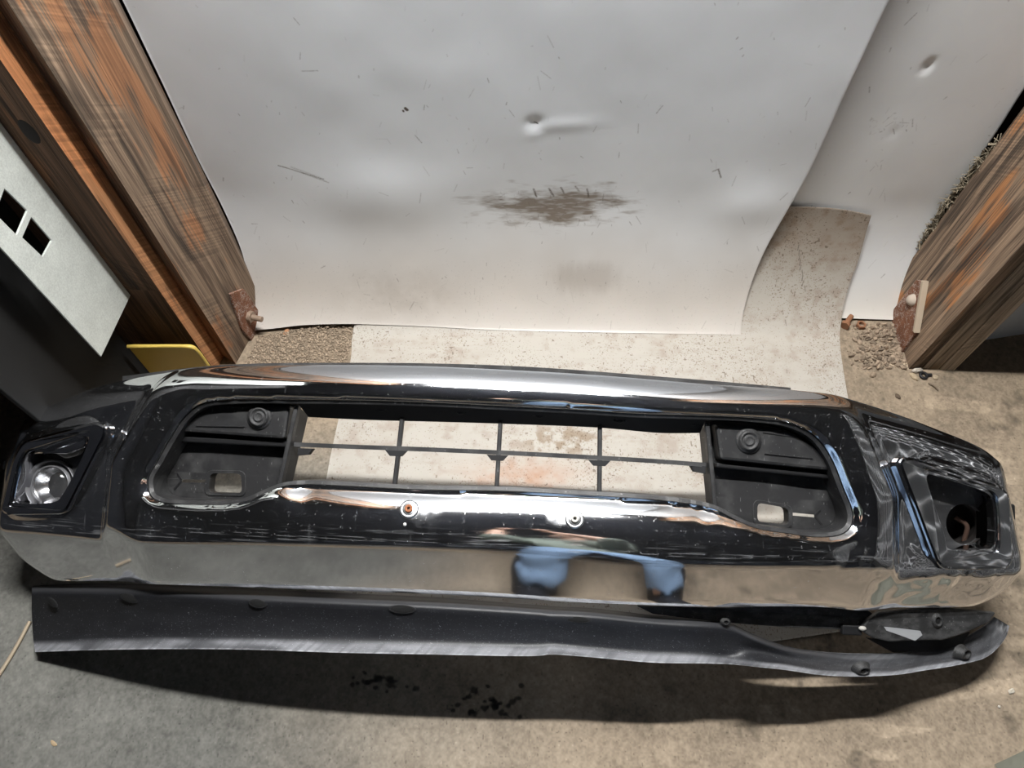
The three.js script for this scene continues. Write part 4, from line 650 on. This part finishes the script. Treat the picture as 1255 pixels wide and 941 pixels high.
{
  const cols = [
    [[-1.1186, -0.2947, -0.3701], [-1.0696, -0.2919, -0.2978], [-1.0734, -0.3437, -0.3111], [-1.0638, -0.4013, -0.3118], [-1.0362, -0.4184, -0.2806]],
    [[-0.9717, -0.2734, -0.3214], [-0.921, -0.2742, -0.2417], [-0.9238, -0.3258, -0.2545], [-0.9205, -0.377, -0.2576], [-0.9013, -0.3948, -0.2303]],
    [[-0.7725, -0.2538, -0.255], [-0.7302, -0.256, -0.1761], [-0.7326, -0.3021, -0.1886], [-0.7303, -0.3478, -0.1921], [-0.7152, -0.3662, -0.1672]],
    [[-0.5445, -0.2417, -0.2002], [-0.5147, -0.2458, -0.1264], [-0.5161, -0.2887, -0.1386], [-0.5147, -0.3265, -0.1424], [-0.504, -0.3438, -0.1191]],
    [[-0.3321, -0.2377, -0.1792], [-0.3133, -0.2405, -0.108], [-0.3137, -0.2826, -0.12], [-0.3125, -0.3167, -0.124], [-0.3053, -0.3355, -0.1015]],
    [[-0.1369, -0.2351, -0.1711], [-0.1276, -0.238, -0.1009], [-0.1269, -0.2798, -0.1129], [-0.1258, -0.3105, -0.1169], [-0.122, -0.3278, -0.0948]],
    [[0.0318, -0.24, -0.17], [0.0329, -0.2395, -0.1], [0.0344, -0.2812, -0.112], [0.0355, -0.3071, -0.116], [0.0365, -0.3228, -0.094]],
    [[0.0788, -0.2411, -0.1703], [0.0776, -0.2405, -0.1003], [0.0795, -0.2822, -0.1123], [0.0804, -0.305, -0.1163], [0.0806, -0.3199, -0.0943]],
    [[0.099, -0.2418, -0.1705], [0.0968, -0.2412, -0.1005], [0.0987, -0.2828, -0.1125], [0.0996, -0.3025, -0.1165], [0.0995, -0.3168, -0.0945]],
    [[0.176, -0.2417, -0.172], [0.1701, -0.2411, -0.1019], [0.1726, -0.2843, -0.1139], [0.1736, -0.3055, -0.1179], [0.1722, -0.3182, -0.0959]],
    [[0.3107, -0.2512, -0.1779], [0.2992, -0.2497, -0.1122], [0.3023, -0.2916, -0.1244], [0.3035, -0.3113, -0.1284], [0.2999, -0.3255, -0.1062]],
    [[0.416, -0.2561, -0.1858], [0.3997, -0.2527, -0.1194], [0.4034, -0.2932, -0.1317], [0.4047, -0.3115, -0.1358], [0.3994, -0.3242, -0.1134]],
    [[0.4728, -0.2629, -0.1915], [0.4568, -0.2599, -0.1348], [0.4608, -0.2976, -0.1472], [0.4622, -0.3177, -0.1514], [0.456, -0.3273, -0.1287]],
    [[0.5218, -0.2824, -0.1873], [0.507, -0.281, -0.1405], [0.5122, -0.3054, -0.1561], [0.5041, -0.3176, -0.1301], [0.4976, -0.3243, -0.1094]],
    [[0.5884, -0.3043, -0.1964], [0.577, -0.3046, -0.1647], [0.5771, -0.3173, -0.1648], [0.5715, -0.3258, -0.1489], [0.564, -0.3326, -0.1279]],
    [[0.6543, -0.3138, -0.207], [0.6478, -0.3179, -0.1909], [0.6471, -0.328, -0.1807], [0.6402, -0.3366, -0.1596], [0.6355, -0.3431, -0.1438]],
    [[0.7383, -0.3189, -0.2228], [0.7358, -0.329, -0.2173], [0.7308, -0.336, -0.2062], [0.7209, -0.343, -0.1843], [0.7134, -0.3497, -0.1678]],
    [[0.8266, -0.3149, -0.2273], [0.8236, -0.3243, -0.2216], [0.8178, -0.3328, -0.2102], [0.8062, -0.3382, -0.1875], [0.8004, -0.3447, -0.1762]],
    [[0.9007, -0.3146, -0.2611], [0.8994, -0.3234, -0.2558], [0.8949, -0.3305, -0.2446], [0.882, -0.3345, -0.2212], [0.8775, -0.3421, -0.21]],
    [[0.9795, -0.3013, -0.2837], [0.98, -0.3103, -0.2789], [0.9769, -0.3195, -0.2679], [0.9665, -0.3254, -0.2448], [0.9632, -0.3332, -0.2338]],
    [[1.0408, -0.279, -0.3031], [1.0455, -0.2883, -0.2997], [1.0462, -0.3014, -0.2899], [1.0427, -0.3127, -0.2737], [1.0411, -0.3201, -0.2632]],
    [[1.0772, -0.2608, -0.3154], [1.0866, -0.2688, -0.3137], [1.0918, -0.2771, -0.3055], [1.0968, -0.2835, -0.2973], [1.0928, -0.286, -0.2858]],
    [[1.0936, -0.249, -0.3211], [1.1009, -0.2534, -0.3187], [1.1039, -0.2565, -0.3098], [1.1111, -0.2608, -0.3074], [1.1136, -0.2633, -0.3033]]];
  part('air_dam', loft(cols, 0.0035, 5, 5, 1, 1, true), airDamMat, valance);
  for (const [p, rx, ry, rot, z] of [[[-0.9985, -0.3052, -0.2645], 0.014, 0.006, -0.7, 0], [[-0.7856, -0.2715, -0.1908], 0.020, 0.0075, -0.25, 0], [[-0.4868, -0.2536, -0.1201], 0.017, 0.0075, -0.1, 0], [[-0.1931, -0.2465, -0.1005], 0.024, 0.0075, 0, 0], [[0.1513, -0.2497, -0.1014], 0.024, 0.006, -0.03, 0]]) {
    const g = new THREE.TorusGeometry(1, 0.16, 10, 32); g.scale(rx, ry, 0.004); g.rotateZ(rot); const d = new THREE.SphereGeometry(1, 24, 8).scale(rx * 0.93, ry * 0.93, 0.0015).rotateZ(rot);
    const h = part('bolt_slot', g, plasticDarkMat, valance); h.position.set(...p);
    const k = part('slot_recess', d, std({ color: [0.002, 0.002, 0.002], roughness: 0.9 }), valance); k.position.set(p[0], p[1], p[2] + 0.0005);
  }
  for (const [p, r, tx, ty] of [[[0.7321, -0.3338, -0.1765], 0.012, 0.4, 0.2], [[0.973, -0.3105, -0.2467], 0.013, 0.1, 0.5], [[0.4452, -0.2464, -0.1286], 0.006, 0, 0]]) {
    const g = new THREE.LatheGeometry([[0.62, 0.25], [0.66, 1.0], [0.80, 1.1], [0.95, 0.95], [1.25, 0.15], [1.5, -0.1]].map(q => new THREE.Vector2(q[0] * r, q[1] * r)), 32).rotateX(Math.PI / 2).rotateX(tx).rotateY(ty).scale(1.15, 0.85, 1);
    part('boss', g, valanceMat, valance).position.set(...p);
    part('boss_hole', new THREE.CircleGeometry(r * 0.66, 24).rotateX(tx).rotateY(ty).scale(1.15, 0.85, 1).translate(p[0], p[1], p[2] + r * 0.5), std({ color: [0.002, 0.002, 0.002], roughness: 0.9 }), valance);
  }
  part('upper_strip', bend(extrude(roundPoly([[0.2709, -0.2257], [0.4536, -0.2231], [0.6433, -0.2096], [0.752, -0.2202], [0.7855, -0.2417], [0.7188, -0.2647], [0.697, -0.2631], [0.5734, -0.2593], [0.4373, -0.2524], [0.3042, -0.2405]], 0.004), -0.142, -0.132, 0.002)), valanceMat, valance);
  part('corner_bracket', bend(extrude(roundPoly([[0.7281, -0.2586], [0.7463, -0.2376], [0.772, -0.223], [0.849, -0.2166], [0.9315, -0.2157], [1.0078, -0.2219], [1.0573, -0.2273], [1.0371, -0.248], [0.9753, -0.2682], [0.9223, -0.2811], [0.8483, -0.2805], [0.7956, -0.2823], [0.757, -0.2748]], 0.006), -0.124, -0.110, 0.003)), valanceMat, valance, 'loose black corner bracket');
  part('lower_bracket', bend(extrude(roundPoly([[0.7658, -0.2862], [0.8778, -0.2908], [0.9699, -0.2895], [1.0237, -0.2772], [1.0015, -0.3042], [0.9382, -0.3176], [0.8285, -0.3169]], 0.005), -0.165, -0.155, 0.002)), plasticDarkMat, valance);
  part('scuffed_tape', bend(extrude([[0.781, -0.2522], [0.8126, -0.2549], [0.8648, -0.2611], [0.8695, -0.2694], [0.8521, -0.2806], [0.8162, -0.2687], [0.7865, -0.2596]], -0.1105, -0.1085, 0)), std({ color: [0.36, 0.37, 0.38], roughness: 0.4 }), valance, 'torn silver tape on the bracket');
  { const c = [0.9061, -0.2411], r = 0.011, g = new THREE.LatheGeometry([[0.55, 0.1], [0.6, 0.5], [0.85, 0.55], [1.0, 0.3], [1.25, 0]].map(q => new THREE.Vector2(q[0] * r, q[1] * r)), 32).rotateX(Math.PI / 2).scale(0.9, 1.1, 1); part('boss', g, valanceMat, valance).position.set(c[0], c[1], sweep(c[0]) - 0.110); part('boss_hole', new THREE.CircleGeometry(r * 0.58, 20).translate(c[0], c[1], sweep(c[0]) - 0.108), std({ color: [0.002, 0.002, 0.002], roughness: 0.9 }), valance); }
  { const c = [0.7335, -0.2554, -0.1718]; part('push_pin', new THREE.SphereGeometry(0.006, 16, 10).scale(1.3, 0.8, 0.8).translate(...c), std({ color: [0.5, 0.48, 0.44], roughness: 0.5 }), valance); part('pin_block', new RoundedBoxGeometry(0.04, 0.02, 0.015, 2, 0.003).translate(c[0] - 0.018, c[1] - 0.006, c[2] - 0.012), plasticDarkMat, valance); }
}
// steel mounting brackets under the lower beam: they carry the bumper
bumper.updateMatrixWorld(true);
{
  const inv = bumper.matrixWorld.clone().invert(), steel = std({ color: [0.03, 0.03, 0.032], roughness: 0.5, metalness: 0.5 });
  for (const a of [-0.42, 0.36]) {
    const top = new THREE.Vector3(a, -0.06, -0.075).applyMatrix4(bumper.matrixWorld), g = [];
    g.push(new RoundedBoxGeometry(0.07, top.y - 0.01, 0.05, 2, 0.006).translate(top.x, (top.y - 0.01) / 2 + 0.001, top.z - 0.03), new RoundedBoxGeometry(0.14, 0.012, 0.12, 2, 0.004).translate(top.x, 0.0105, top.z - 0.03));
    const m = mesh('mounting_bracket', g, steel, bumper); m.geometry.applyMatrix4(inv);
  }
}

// ---------------------------------------------------------------- small things on the floor
{ // hex bolt and nut lying by the edge of the smaller white panel
  const [a, b, n] = [[0.9674, 0, -1.1933], [1.0019, 0, -1.2373], [1.0157, 0, -1.1962]], dir = new THREE.Vector3(b[0] - a[0], 0, b[2] - a[2]), t = thing('hex_bolt', 'rusty hex bolt lying on the dirt beside the right post', 'bolt', [a[0], 0.012, a[2]]);
  t.rotation.y = Math.atan2(dir.x, dir.z);
  mesh('head', new THREE.CylinderGeometry(0.014, 0.014, 0.011, 6).rotateX(Math.PI / 2), rustPlainMat, t);
  mesh('shank', new THREE.CylinderGeometry(0.0075, 0.0075, 0.036, 16).rotateX(Math.PI / 2).translate(0, 0, 0.022), rustPlainMat, t);
  const q = mesh('hex_nut', extrude(Array.from({ length: 6 }, (_, k) => [0.014 * Math.cos(k * 1.0472), 0.014 * Math.sin(k * 1.0472)]), 0, 0.011, 0.0015, [Array.from({ length: 20 }, (_, k) => [0.0072 * Math.cos(k / 20 * 6.2832), 0.0072 * Math.sin(k / 20 * 6.2832)])]).rotateX(-Math.PI / 2), rustPlainMat);
  q.position.set(n[0], 0.002, n[2]); tag(q, 'rusty nut lying beside the loose hex bolt', 'nut');
}
function chip(name, p, sx, sy, sz, turn, c, label, category, group, seed) {
  const g = new THREE.IcosahedronGeometry(1, 2), q = g.attributes.position;
  for (let i = 0; i < q.count; i++) { const k = 0.75 + 0.5 * noise(q.getX(i) * 2 + seed, q.getY(i) * 2 + q.getZ(i) * 3, seed); q.setXYZ(i, q.getX(i) * k * sx, Math.max(-0.5, q.getY(i)) * k * sy, q.getZ(i) * k * sz); }
  g.computeVertexNormals(); const m = mesh(name, g, std({ color: c, roughness: 0.8 })); m.position.set(p[0], sy * 0.5, p[2]); m.rotation.y = turn; return tag(m, label, category, group);
}
chip('stone_chip', [1.1356, 0, -1.0426], 0.017, 0.009, 0.007, 0.1, [0.5, 0.45, 0.38], 'pale flat stone chip touching the foot of the right post', 'stone', null, 1);
chip('stone_chip', [1.1211, 0, -1.0239], 0.008, 0.006, 0.013, 0.5, [0.42, 0.33, 0.22], 'tan splinter of stone left of the black clip by the right post', 'stone', null, 2);
chip('stone_chip', [1.1819, 0, -1.0212], 0.008, 0.005, 0.008, 0.9, [0.4, 0.32, 0.22], 'tan pebble right of the black clip by the right post', 'stone', null, 3);
chip('stone_chip', [1.1051, 0, -0.2117], 0.008, 0.004, 0.005, 0.6, [0.6, 0.55, 0.46], 'white stone chip on bare floor right of the valance end', 'stone', null, 4);
chip('stone_chip', [1.067, 0, -0.1803], 0.003, 0.003, 0.003, 0.6, [0.6, 0.55, 0.48], 'tiny white stone below the white stone chip at the right', 'stone', null, 6);
chip('stone_chip', [1.0084, 0, -1.0292], 0.010, 0.007, 0.008, 0.3, [0.3, 0.23, 0.16], 'brown pebble in the dirt left of the right post', 'stone', null, 9);
chip('wood_chip', [-0.6542, 0, -1.1847], 0.006, 0.003, 0.022, -0.2, [0.40, 0.20, 0.10], 'orange wood chip on the gravel by the left post', 'chip', null, 5);
chip('dirt_clod', [1.0604, 0, -0.961], 0.006, 0.004, 0.009, 0.3, [0.10, 0.07, 0.045], 'dark dirt clod on the bare floor behind the bumper right end', 'clod', null, 7);
chip('wood_chip', [-0.9808, 0, -0.1083], 0.009, 0.002, 0.004, -0.5, [0.48, 0.36, 0.22], 'small tan wood chip on the grey floor at lower left', 'chip', null, 8);
{ const p = [1.1492, 0, -1.0265]; const o = mesh('plastic_clip', [new THREE.TorusGeometry(0.009, 0.004, 8, 20).rotateX(Math.PI / 2).translate(p[0], 0.005, p[2]), new RoundedBoxGeometry(0.018, 0.008, 0.008, 2, 0.002).translate(p[0] + 0.014, 0.005, p[2] - 0.001)], plasticDarkMat); tag(o, 'small black plastic clip on the floor in front of the right post', 'clip'); }
{ const [a, b] = [[1.1569, 0.003, -1.0036], [1.1769, 0.003, -0.98]]; tag(mesh('twig', tube([a, [(a[0] + b[0]) / 2 + 0.002, 0.006, (a[2] + b[2]) / 2], b], 0.003, 10, 6), std({ color: [0.22, 0.17, 0.12], roughness: 0.9 })), 'short dark twig beside the black clip', 'twig'); }
{ const p = [[-1.1165, -0.3606], [-1.1228, -0.3243], [-1.1338, -0.2818], [-1.1481, -0.2353]]; const o = mesh('straw', tube(p.map((q, i) => [q[0], 0.005 + 0.001 * (i % 2), q[1]]), 0.0042, 24, 6), std({ color: [0.48, 0.39, 0.28], roughness: 0.8 })); tag(o, 'long pale straw on the floor left of the bumper valance', 'straw'); }
{ // gravel heap
  const r = rng(5), g = new THREE.IcosahedronGeometry(1, 1), im = new THREE.InstancedMesh(g, std({ color: [1, 1, 1], roughness: 0.9 }), 3600), m = new THREE.Matrix4(), e = new THREE.Euler(), qn = new THREE.Quaternion();
  const A = [-0.7308, 0, -1.1617], B = [-0.4587, 0, -1.2196], C2 = [-0.4673, 0, -1.0697], D = [-0.7542, 0, -1.0615], M = [-0.5641, 0, -1.2196], mound = 1;
  for (let i = 0; i < 3600; i++) {
    const u = r(), v = r(), x = lerp(lerp(A[0], B[0], u), lerp(D[0], C2[0], u), v), z = lerp(lerp(A[2], B[2], u), lerp(D[2], C2[2], u), v), s = 0.0012 + 0.0028 * r() ** 3;
    e.set(r() * 6, r() * 6, r() * 6); m.compose(new THREE.Vector3(x, s * 0.5 + 0.022 * mound * gauss(Math.hypot((x - M[0]) / 0.075, (z - M[2]) / 0.03)) * r(), z), qn.setFromEuler(e), new THREE.Vector3(s, s * 0.7, s * (0.7 + 0.6 * r()))); im.setMatrixAt(i, m);
    const k = 0.7 + 0.8 * r(); im.setColorAt(i, col(0.27 * k, 0.21 * k, 0.15 * k));
  }
  im.name = 'gravel'; im.castShadow = im.receiveShadow = true; scene.add(im); tag(im, 'fine tan gravel strewn on the floor by the left post', 'gravel', null, 'stuff');
}
{ // dirt crumbs at the foot of the right post
  const r = rng(6), im = new THREE.InstancedMesh(new THREE.IcosahedronGeometry(1, 1), std({ color: [1, 1, 1], roughness: 0.9 }), 900), m = new THREE.Matrix4(), e = new THREE.Euler(), qn = new THREE.Quaternion(), A = [0.9718, 0, -1.202], B = [1.1165, 0, -1.2079], C2 = [1.1127, 0, -1.0507], D = [0.9473, 0, -1.0507];
  for (let i = 0; i < 900; i++) { const u = Math.sqrt(r()), v = r(), x = lerp(lerp(A[0], B[0], u), lerp(D[0], C2[0], u), v), z = lerp(lerp(A[2], B[2], u), lerp(D[2], C2[2], u), v), s = 0.0015 + 0.006 * r() ** 5; e.set(r() * 6, r() * 6, r() * 6); m.compose(new THREE.Vector3(x, s * 0.4, z), qn.setFromEuler(e), new THREE.Vector3(s * (1 + r()), s * 0.6, s)); im.setMatrixAt(i, m); const k = 0.6 + 0.9 * r(); im.setColorAt(i, col(0.25 * k, 0.19 * k, 0.135 * k)); }
  im.name = 'dirt_crumbs'; im.castShadow = im.receiveShadow = true; scene.add(im); tag(im, 'loose brown dirt crumbs around the foot of the right post', 'dirt', null, 'stuff');
}
{ // crumpled grey-green cloth at the lower right corner
  const p = [1.0734, 0, -0.0698], g = new THREE.PlaneGeometry(0.16, 0.13, 40, 34).rotateX(-Math.PI / 2), q = g.attributes.position;
  for (let i = 0; i < q.count; i++) { const x = q.getX(i), z = q.getZ(i), e = ss(0.08, 0.03, Math.abs(x)) * ss(0.065, 0.02, Math.abs(z)); q.setY(i, 0.003 + e * 0.02 + 0.02 * Math.abs(fbm(x * 22 + 3, z * 26, 91, 3) - 0.45)); }
  g.computeVertexNormals(); const o = mesh('cloth_rag', g, std({ color: [0.17, 0.17, 0.135], roughness: 0.95 })); o.position.set(p[0] + 0.04, 0.001, p[2] + 0.035); o.rotation.y = 0.35; tag(o, 'crumpled grey green rag at the lower right corner of the floor', 'rag');
}
// ---------------------------------------------------------------- out of frame, seen mirrored in the chrome
{ // honeycomb mesh panel to the right
  const t = thing('mesh_panel', 'honeycomb metal mesh panel to the right of the bumper, mirrored in its chrome end', 'panel', [1.5, 0, -0.25]);
  const g = [], rr = 0.05;
  for (let i = -6; i <= 6; i++) for (let j = 0; j < 17; j++) { const z = i * rr * 1.732 + (j % 2) * rr * 0.866, y = 0.12 + j * rr * 1.5; for (let k = 0; k < 3; k++) { const a0 = Math.PI / 6 + k * Math.PI / 3, a1 = a0 + Math.PI / 3; g.push(tube([[0, y + rr * Math.sin(a0), z + rr * Math.cos(a0)], [0, y + rr * Math.sin(a1), z + rr * Math.cos(a1)]], 0.0045, 1, 5)); } }
  tag(mesh('mesh', g, std({ color: [0.6, 0.61, 0.62], roughness: 0.35, metalness: 0.6 }), t), null, null, null, 'stuff');
  mesh('frame', [box(0.03, 0.04, 1.34, 0, 0.021, 0), box(0.03, 0.04, 1.34, 0, 1.40, 0), box(0.03, 1.42, 0.04, 0, 0.711, -0.66), box(0.03, 1.42, 0.04, 0, 0.711, 0.66)], plasticMat, t);
}
{ // the photographer
  const px = 0.215, pz = 0.295, P = thing('person', 'person standing in blue jeans, dark green shirt and black boots, holding up a phone', 'person', [px, 0, pz]);
  const V = (x, y, z) => new THREE.Vector3(x, y, z);
  const field = (bones, lo, size, res, k, grow = 0, cutFn = null, wrinkle = 0) => {
    const mc = new MarchingCubes(res, new THREE.MeshBasicMaterial(), false, false, 120000), N = res, B = bones.map(([a, b, ra, rb]) => ({ a, d: b.clone().sub(a), l: b.clone().sub(a).lengthSq() || 1e-9, ra: ra + grow, rb: rb + grow }));
    for (let z = 0; z < N; z++) for (let y = 0; y < N; y++) for (let x = 0; x < N; x++) {
      const X = lo[0] + (x / N) * size, Y = lo[1] + (y / N) * size, Z = lo[2] + (z / N) * size; let d = 1e3;
      for (const c of B) { const qx = X - c.a.x, qy = Y - c.a.y, qz = Z - c.a.z, t = clamp((qx * c.d.x + qy * c.d.y + qz * c.d.z) / c.l), e = Math.hypot(qx - c.d.x * t, qy - c.d.y * t, qz - c.d.z * t) - lerp(c.ra, c.rb, t); if (e > d + k) continue; const h = clamp(0.5 + 0.5 * (d - e) / k); d = lerp(d, e, h) - k * h * (1 - h); }
      if (wrinkle) d += wrinkle * (noise(Y * 38 + 3 * noise(X * 14, Z * 14, 3), X * 9 + Z * 7, 5) - 0.5);
      if (cutFn) d = Math.max(d, cutFn(X, Y, Z));
      mc.field[x + y * N + z * N * N] = -d;
    }
    mc.isolation = 0; mc.update();
    const n = mc.count, g = new THREE.BufferGeometry(), p = new Float32Array(mc.positionArray.subarray(0, n * 3)), q = new Float32Array(mc.normalArray.subarray(0, n * 3));
    for (let i = 0; i < n; i++) for (let c = 0; c < 3; c++) p[i * 3 + c] = lo[c] + (p[i * 3 + c] + 1) / 2 * size;
    g.setAttribute('position', new THREE.BufferAttribute(p, 3)); g.setAttribute('normal', new THREE.BufferAttribute(q, 3)); g.setAttribute('uv', new THREE.BufferAttribute(new Float32Array(n * 2), 2)); return g;
  };
  // joints, local to the feet; facing -z
  const hipL = V(-0.10, 0.92, 0.02), hipR = V(0.10, 0.92, 0.02), kneeL = V(-0.15, 0.50, -0.09), kneeR = V(0.15, 0.50, -0.09), ankL = V(-0.19, 0.09, -0.10), ankR = V(0.19, 0.09, -0.10);
  const chest = V(0, 1.28, 0.0), waist = V(0, 1.03, 0.02), neck = V(0, 1.50, -0.02), head = V(0, 1.63, -0.05), shL = V(-0.19, 1.42, 0), shR = V(0.19, 1.42, 0);
  const ph = V(-px, 1.665, 0.035 - pz), elL = V(-0.32, 1.28, -0.18), elR = V(0.12, 1.27, -0.20), wrL = ph.clone().add(V(-0.11, -0.03, 0.06)), wrR = ph.clone().add(V(0.115, -0.04, 0.06));
  const legs = [[hipL, kneeL, 0.088, 0.062], [hipR, kneeR, 0.088, 0.062], [kneeL, ankL, 0.060, 0.042], [kneeR, ankR, 0.060, 0.042], [hipL, hipR, 0.10, 0.10], [V(-0.06, 1.0, 0.03), V(0.06, 1.0, 0.03), 0.105, 0.105]];
  const torso = [[V(-0.06, 1.0, 0.02), V(-0.07, 1.30, 0.01), 0.095, 0.115], [V(0.06, 1.0, 0.02), V(0.07, 1.30, 0.01), 0.095, 0.115], [V(-0.09, 1.36, 0.01), V(0.09, 1.36, 0.01), 0.10, 0.10], [shL, shR, 0.066, 0.066], [V(0, 1.42, 0.01), neck, 0.07, 0.056]];
  const arms = [[shL, elL, 0.056, 0.044], [shR, elR, 0.056, 0.044], [elL, wrL, 0.043, 0.029], [elR, wrR, 0.043, 0.029]];
  const headB = [[neck, V(0, 1.56, -0.03), 0.056, 0.058], [V(0, 1.66, -0.03), V(0, 1.63, -0.055), 0.096, 0.086], [V(0, 1.57, -0.09), V(0, 1.58, -0.07), 0.042, 0.05], [V(0, 1.635, -0.145), V(0, 1.605, -0.163), 0.010, 0.016], [V(-0.088, 1.64, -0.04), V(-0.092, 1.61, -0.035), 0.014, 0.010], [V(0.088, 1.64, -0.04), V(0.092, 1.61, -0.035), 0.014, 0.010]];
  const skin = std({ color: [0.50, 0.30, 0.21], roughness: 0.6 }), jeans = std({ color: [0.21, 0.31, 0.46], roughness: 0.9, bumpMap: speck, bumpScale: 0.001 }), shirtM = std({ color: [0.16, 0.19, 0.16], roughness: 0.9 }), bootM = std({ color: [0.02, 0.02, 0.024], roughness: 0.6 });
  const geos = [field([...legs, ...torso, ...arms, ...headB], [-0.95, -0.02, -0.95], 1.9, 112, 0.03)];
  for (const [w, s] of [[wrL, -1], [wrR, 1]]) {     // hands close on the phone's short sides
    const tip = (dx, dy, dz) => ph.clone().add(V(s * dx, dy, dz)), palm = tip(0.098, -0.01, 0.03), hb = [[w, palm, 0.024, 0.026], [tip(0.095, 0.022, 0.02), tip(0.095, -0.035, 0.02), 0.017, 0.016]];
    [[0.028, 0.075], [0.010, 0.079], [-0.008, 0.076], [-0.024, 0.066]].forEach(([dy, L]) => { const a = tip(0.096, dy, 0.012), b = tip(0.098, dy, -0.018), c = tip(0.098 - 0.03, dy * 1.05, -0.026), e = tip(0.098 - L * 0.62, dy, -0.020); hb.push([a, b, 0.0095, 0.009], [b, c, 0.009, 0.0085], [c, e, 0.0085, 0.0072]); });
    hb.push([tip(0.098, 0.0, 0.032), tip(0.085, 0.028, 0.036), 0.013, 0.011], [tip(0.085, 0.028, 0.036), tip(0.055, 0.032, 0.022), 0.010, 0.008]);
    const c = tip(0.085, 0, 0.02); geos.push(field(hb, [c.x - 0.09, c.y - 0.09, c.z - 0.09], 0.18, 56, 0.006));
  }
  mesh('body', geos, skin, P);
  mesh('jeans', field(legs, [-0.6, 0, -0.6], 1.2, 110, 0.03, 0.022, (x, y) => Math.max(0.10 - y + 0.006 * Math.sin(x * 90), y - 1.06), 0.016), jeans, P);
  mesh('shirt', field([...torso.slice(0, 4), ...arms.slice(0, 2), [shL, shR, 0.07, 0.07]], [-0.55, 0.75, -0.55], 1.1, 80, 0.03, 0.014, (x, y) => Math.max(0.93 - y, y - 1.485)), shirtM, P);
  mesh('hair', field([[V(0, 1.67, -0.02), V(0, 1.665, -0.01), 0.098, 0.095], [V(0, 1.62, 0.02), V(0, 1.59, 0.03), 0.075, 0.06]], [-0.16, 1.5, -0.19], 0.34, 48, 0.03, 0.006, (x, y, z) => (1.645 - y) * 0.6 - (z + 0.04)), std({ color: [0.05, 0.03, 0.02], roughness: 0.9 }), P);
  for (const [a, s] of [[ankL, -1], [ankR, 1]]) {
    const X = a.x + s * 0.012, g = field([[V(X, 0.05, a.z + 0.05), V(X, 0.045, a.z - 0.16), 0.043, 0.042], [V(X, 0.055, a.z + 0.03), V(X, 0.11, a.z + 0.02), 0.058, 0.056], [V(X, 0.11, a.z + 0.02), V(X - s * 0.005, 0.15, a.z + 0.01), 0.052, 0.052]], [X - 0.16, -0.02, a.z - 0.24], 0.34, 44, 0.03, 0, (x, y) => 0.003 - y);
    mesh('boot', g, bootM, P); mesh('boot_sole', new RoundedBoxGeometry(0.085, 0.018, 0.28, 2, 0.006).translate(X, 0.0105, a.z - 0.055), bootM, P);
  }
  const phone = thing('phone', 'black phone held up in both hands by the photographer', 'phone', [0, 1.7, 0.0]);
  phone.rotation.x = -(1.0385); const pg = new RoundedBoxGeometry(0.158, 0.076, 0.009, 3, 0.004).translate(0.05, -0.02, 0.012);
  mesh('case', pg, std({ color: [0.01, 0.01, 0.012], roughness: 0.3 }), phone);
}

renderer.render(scene, camera);
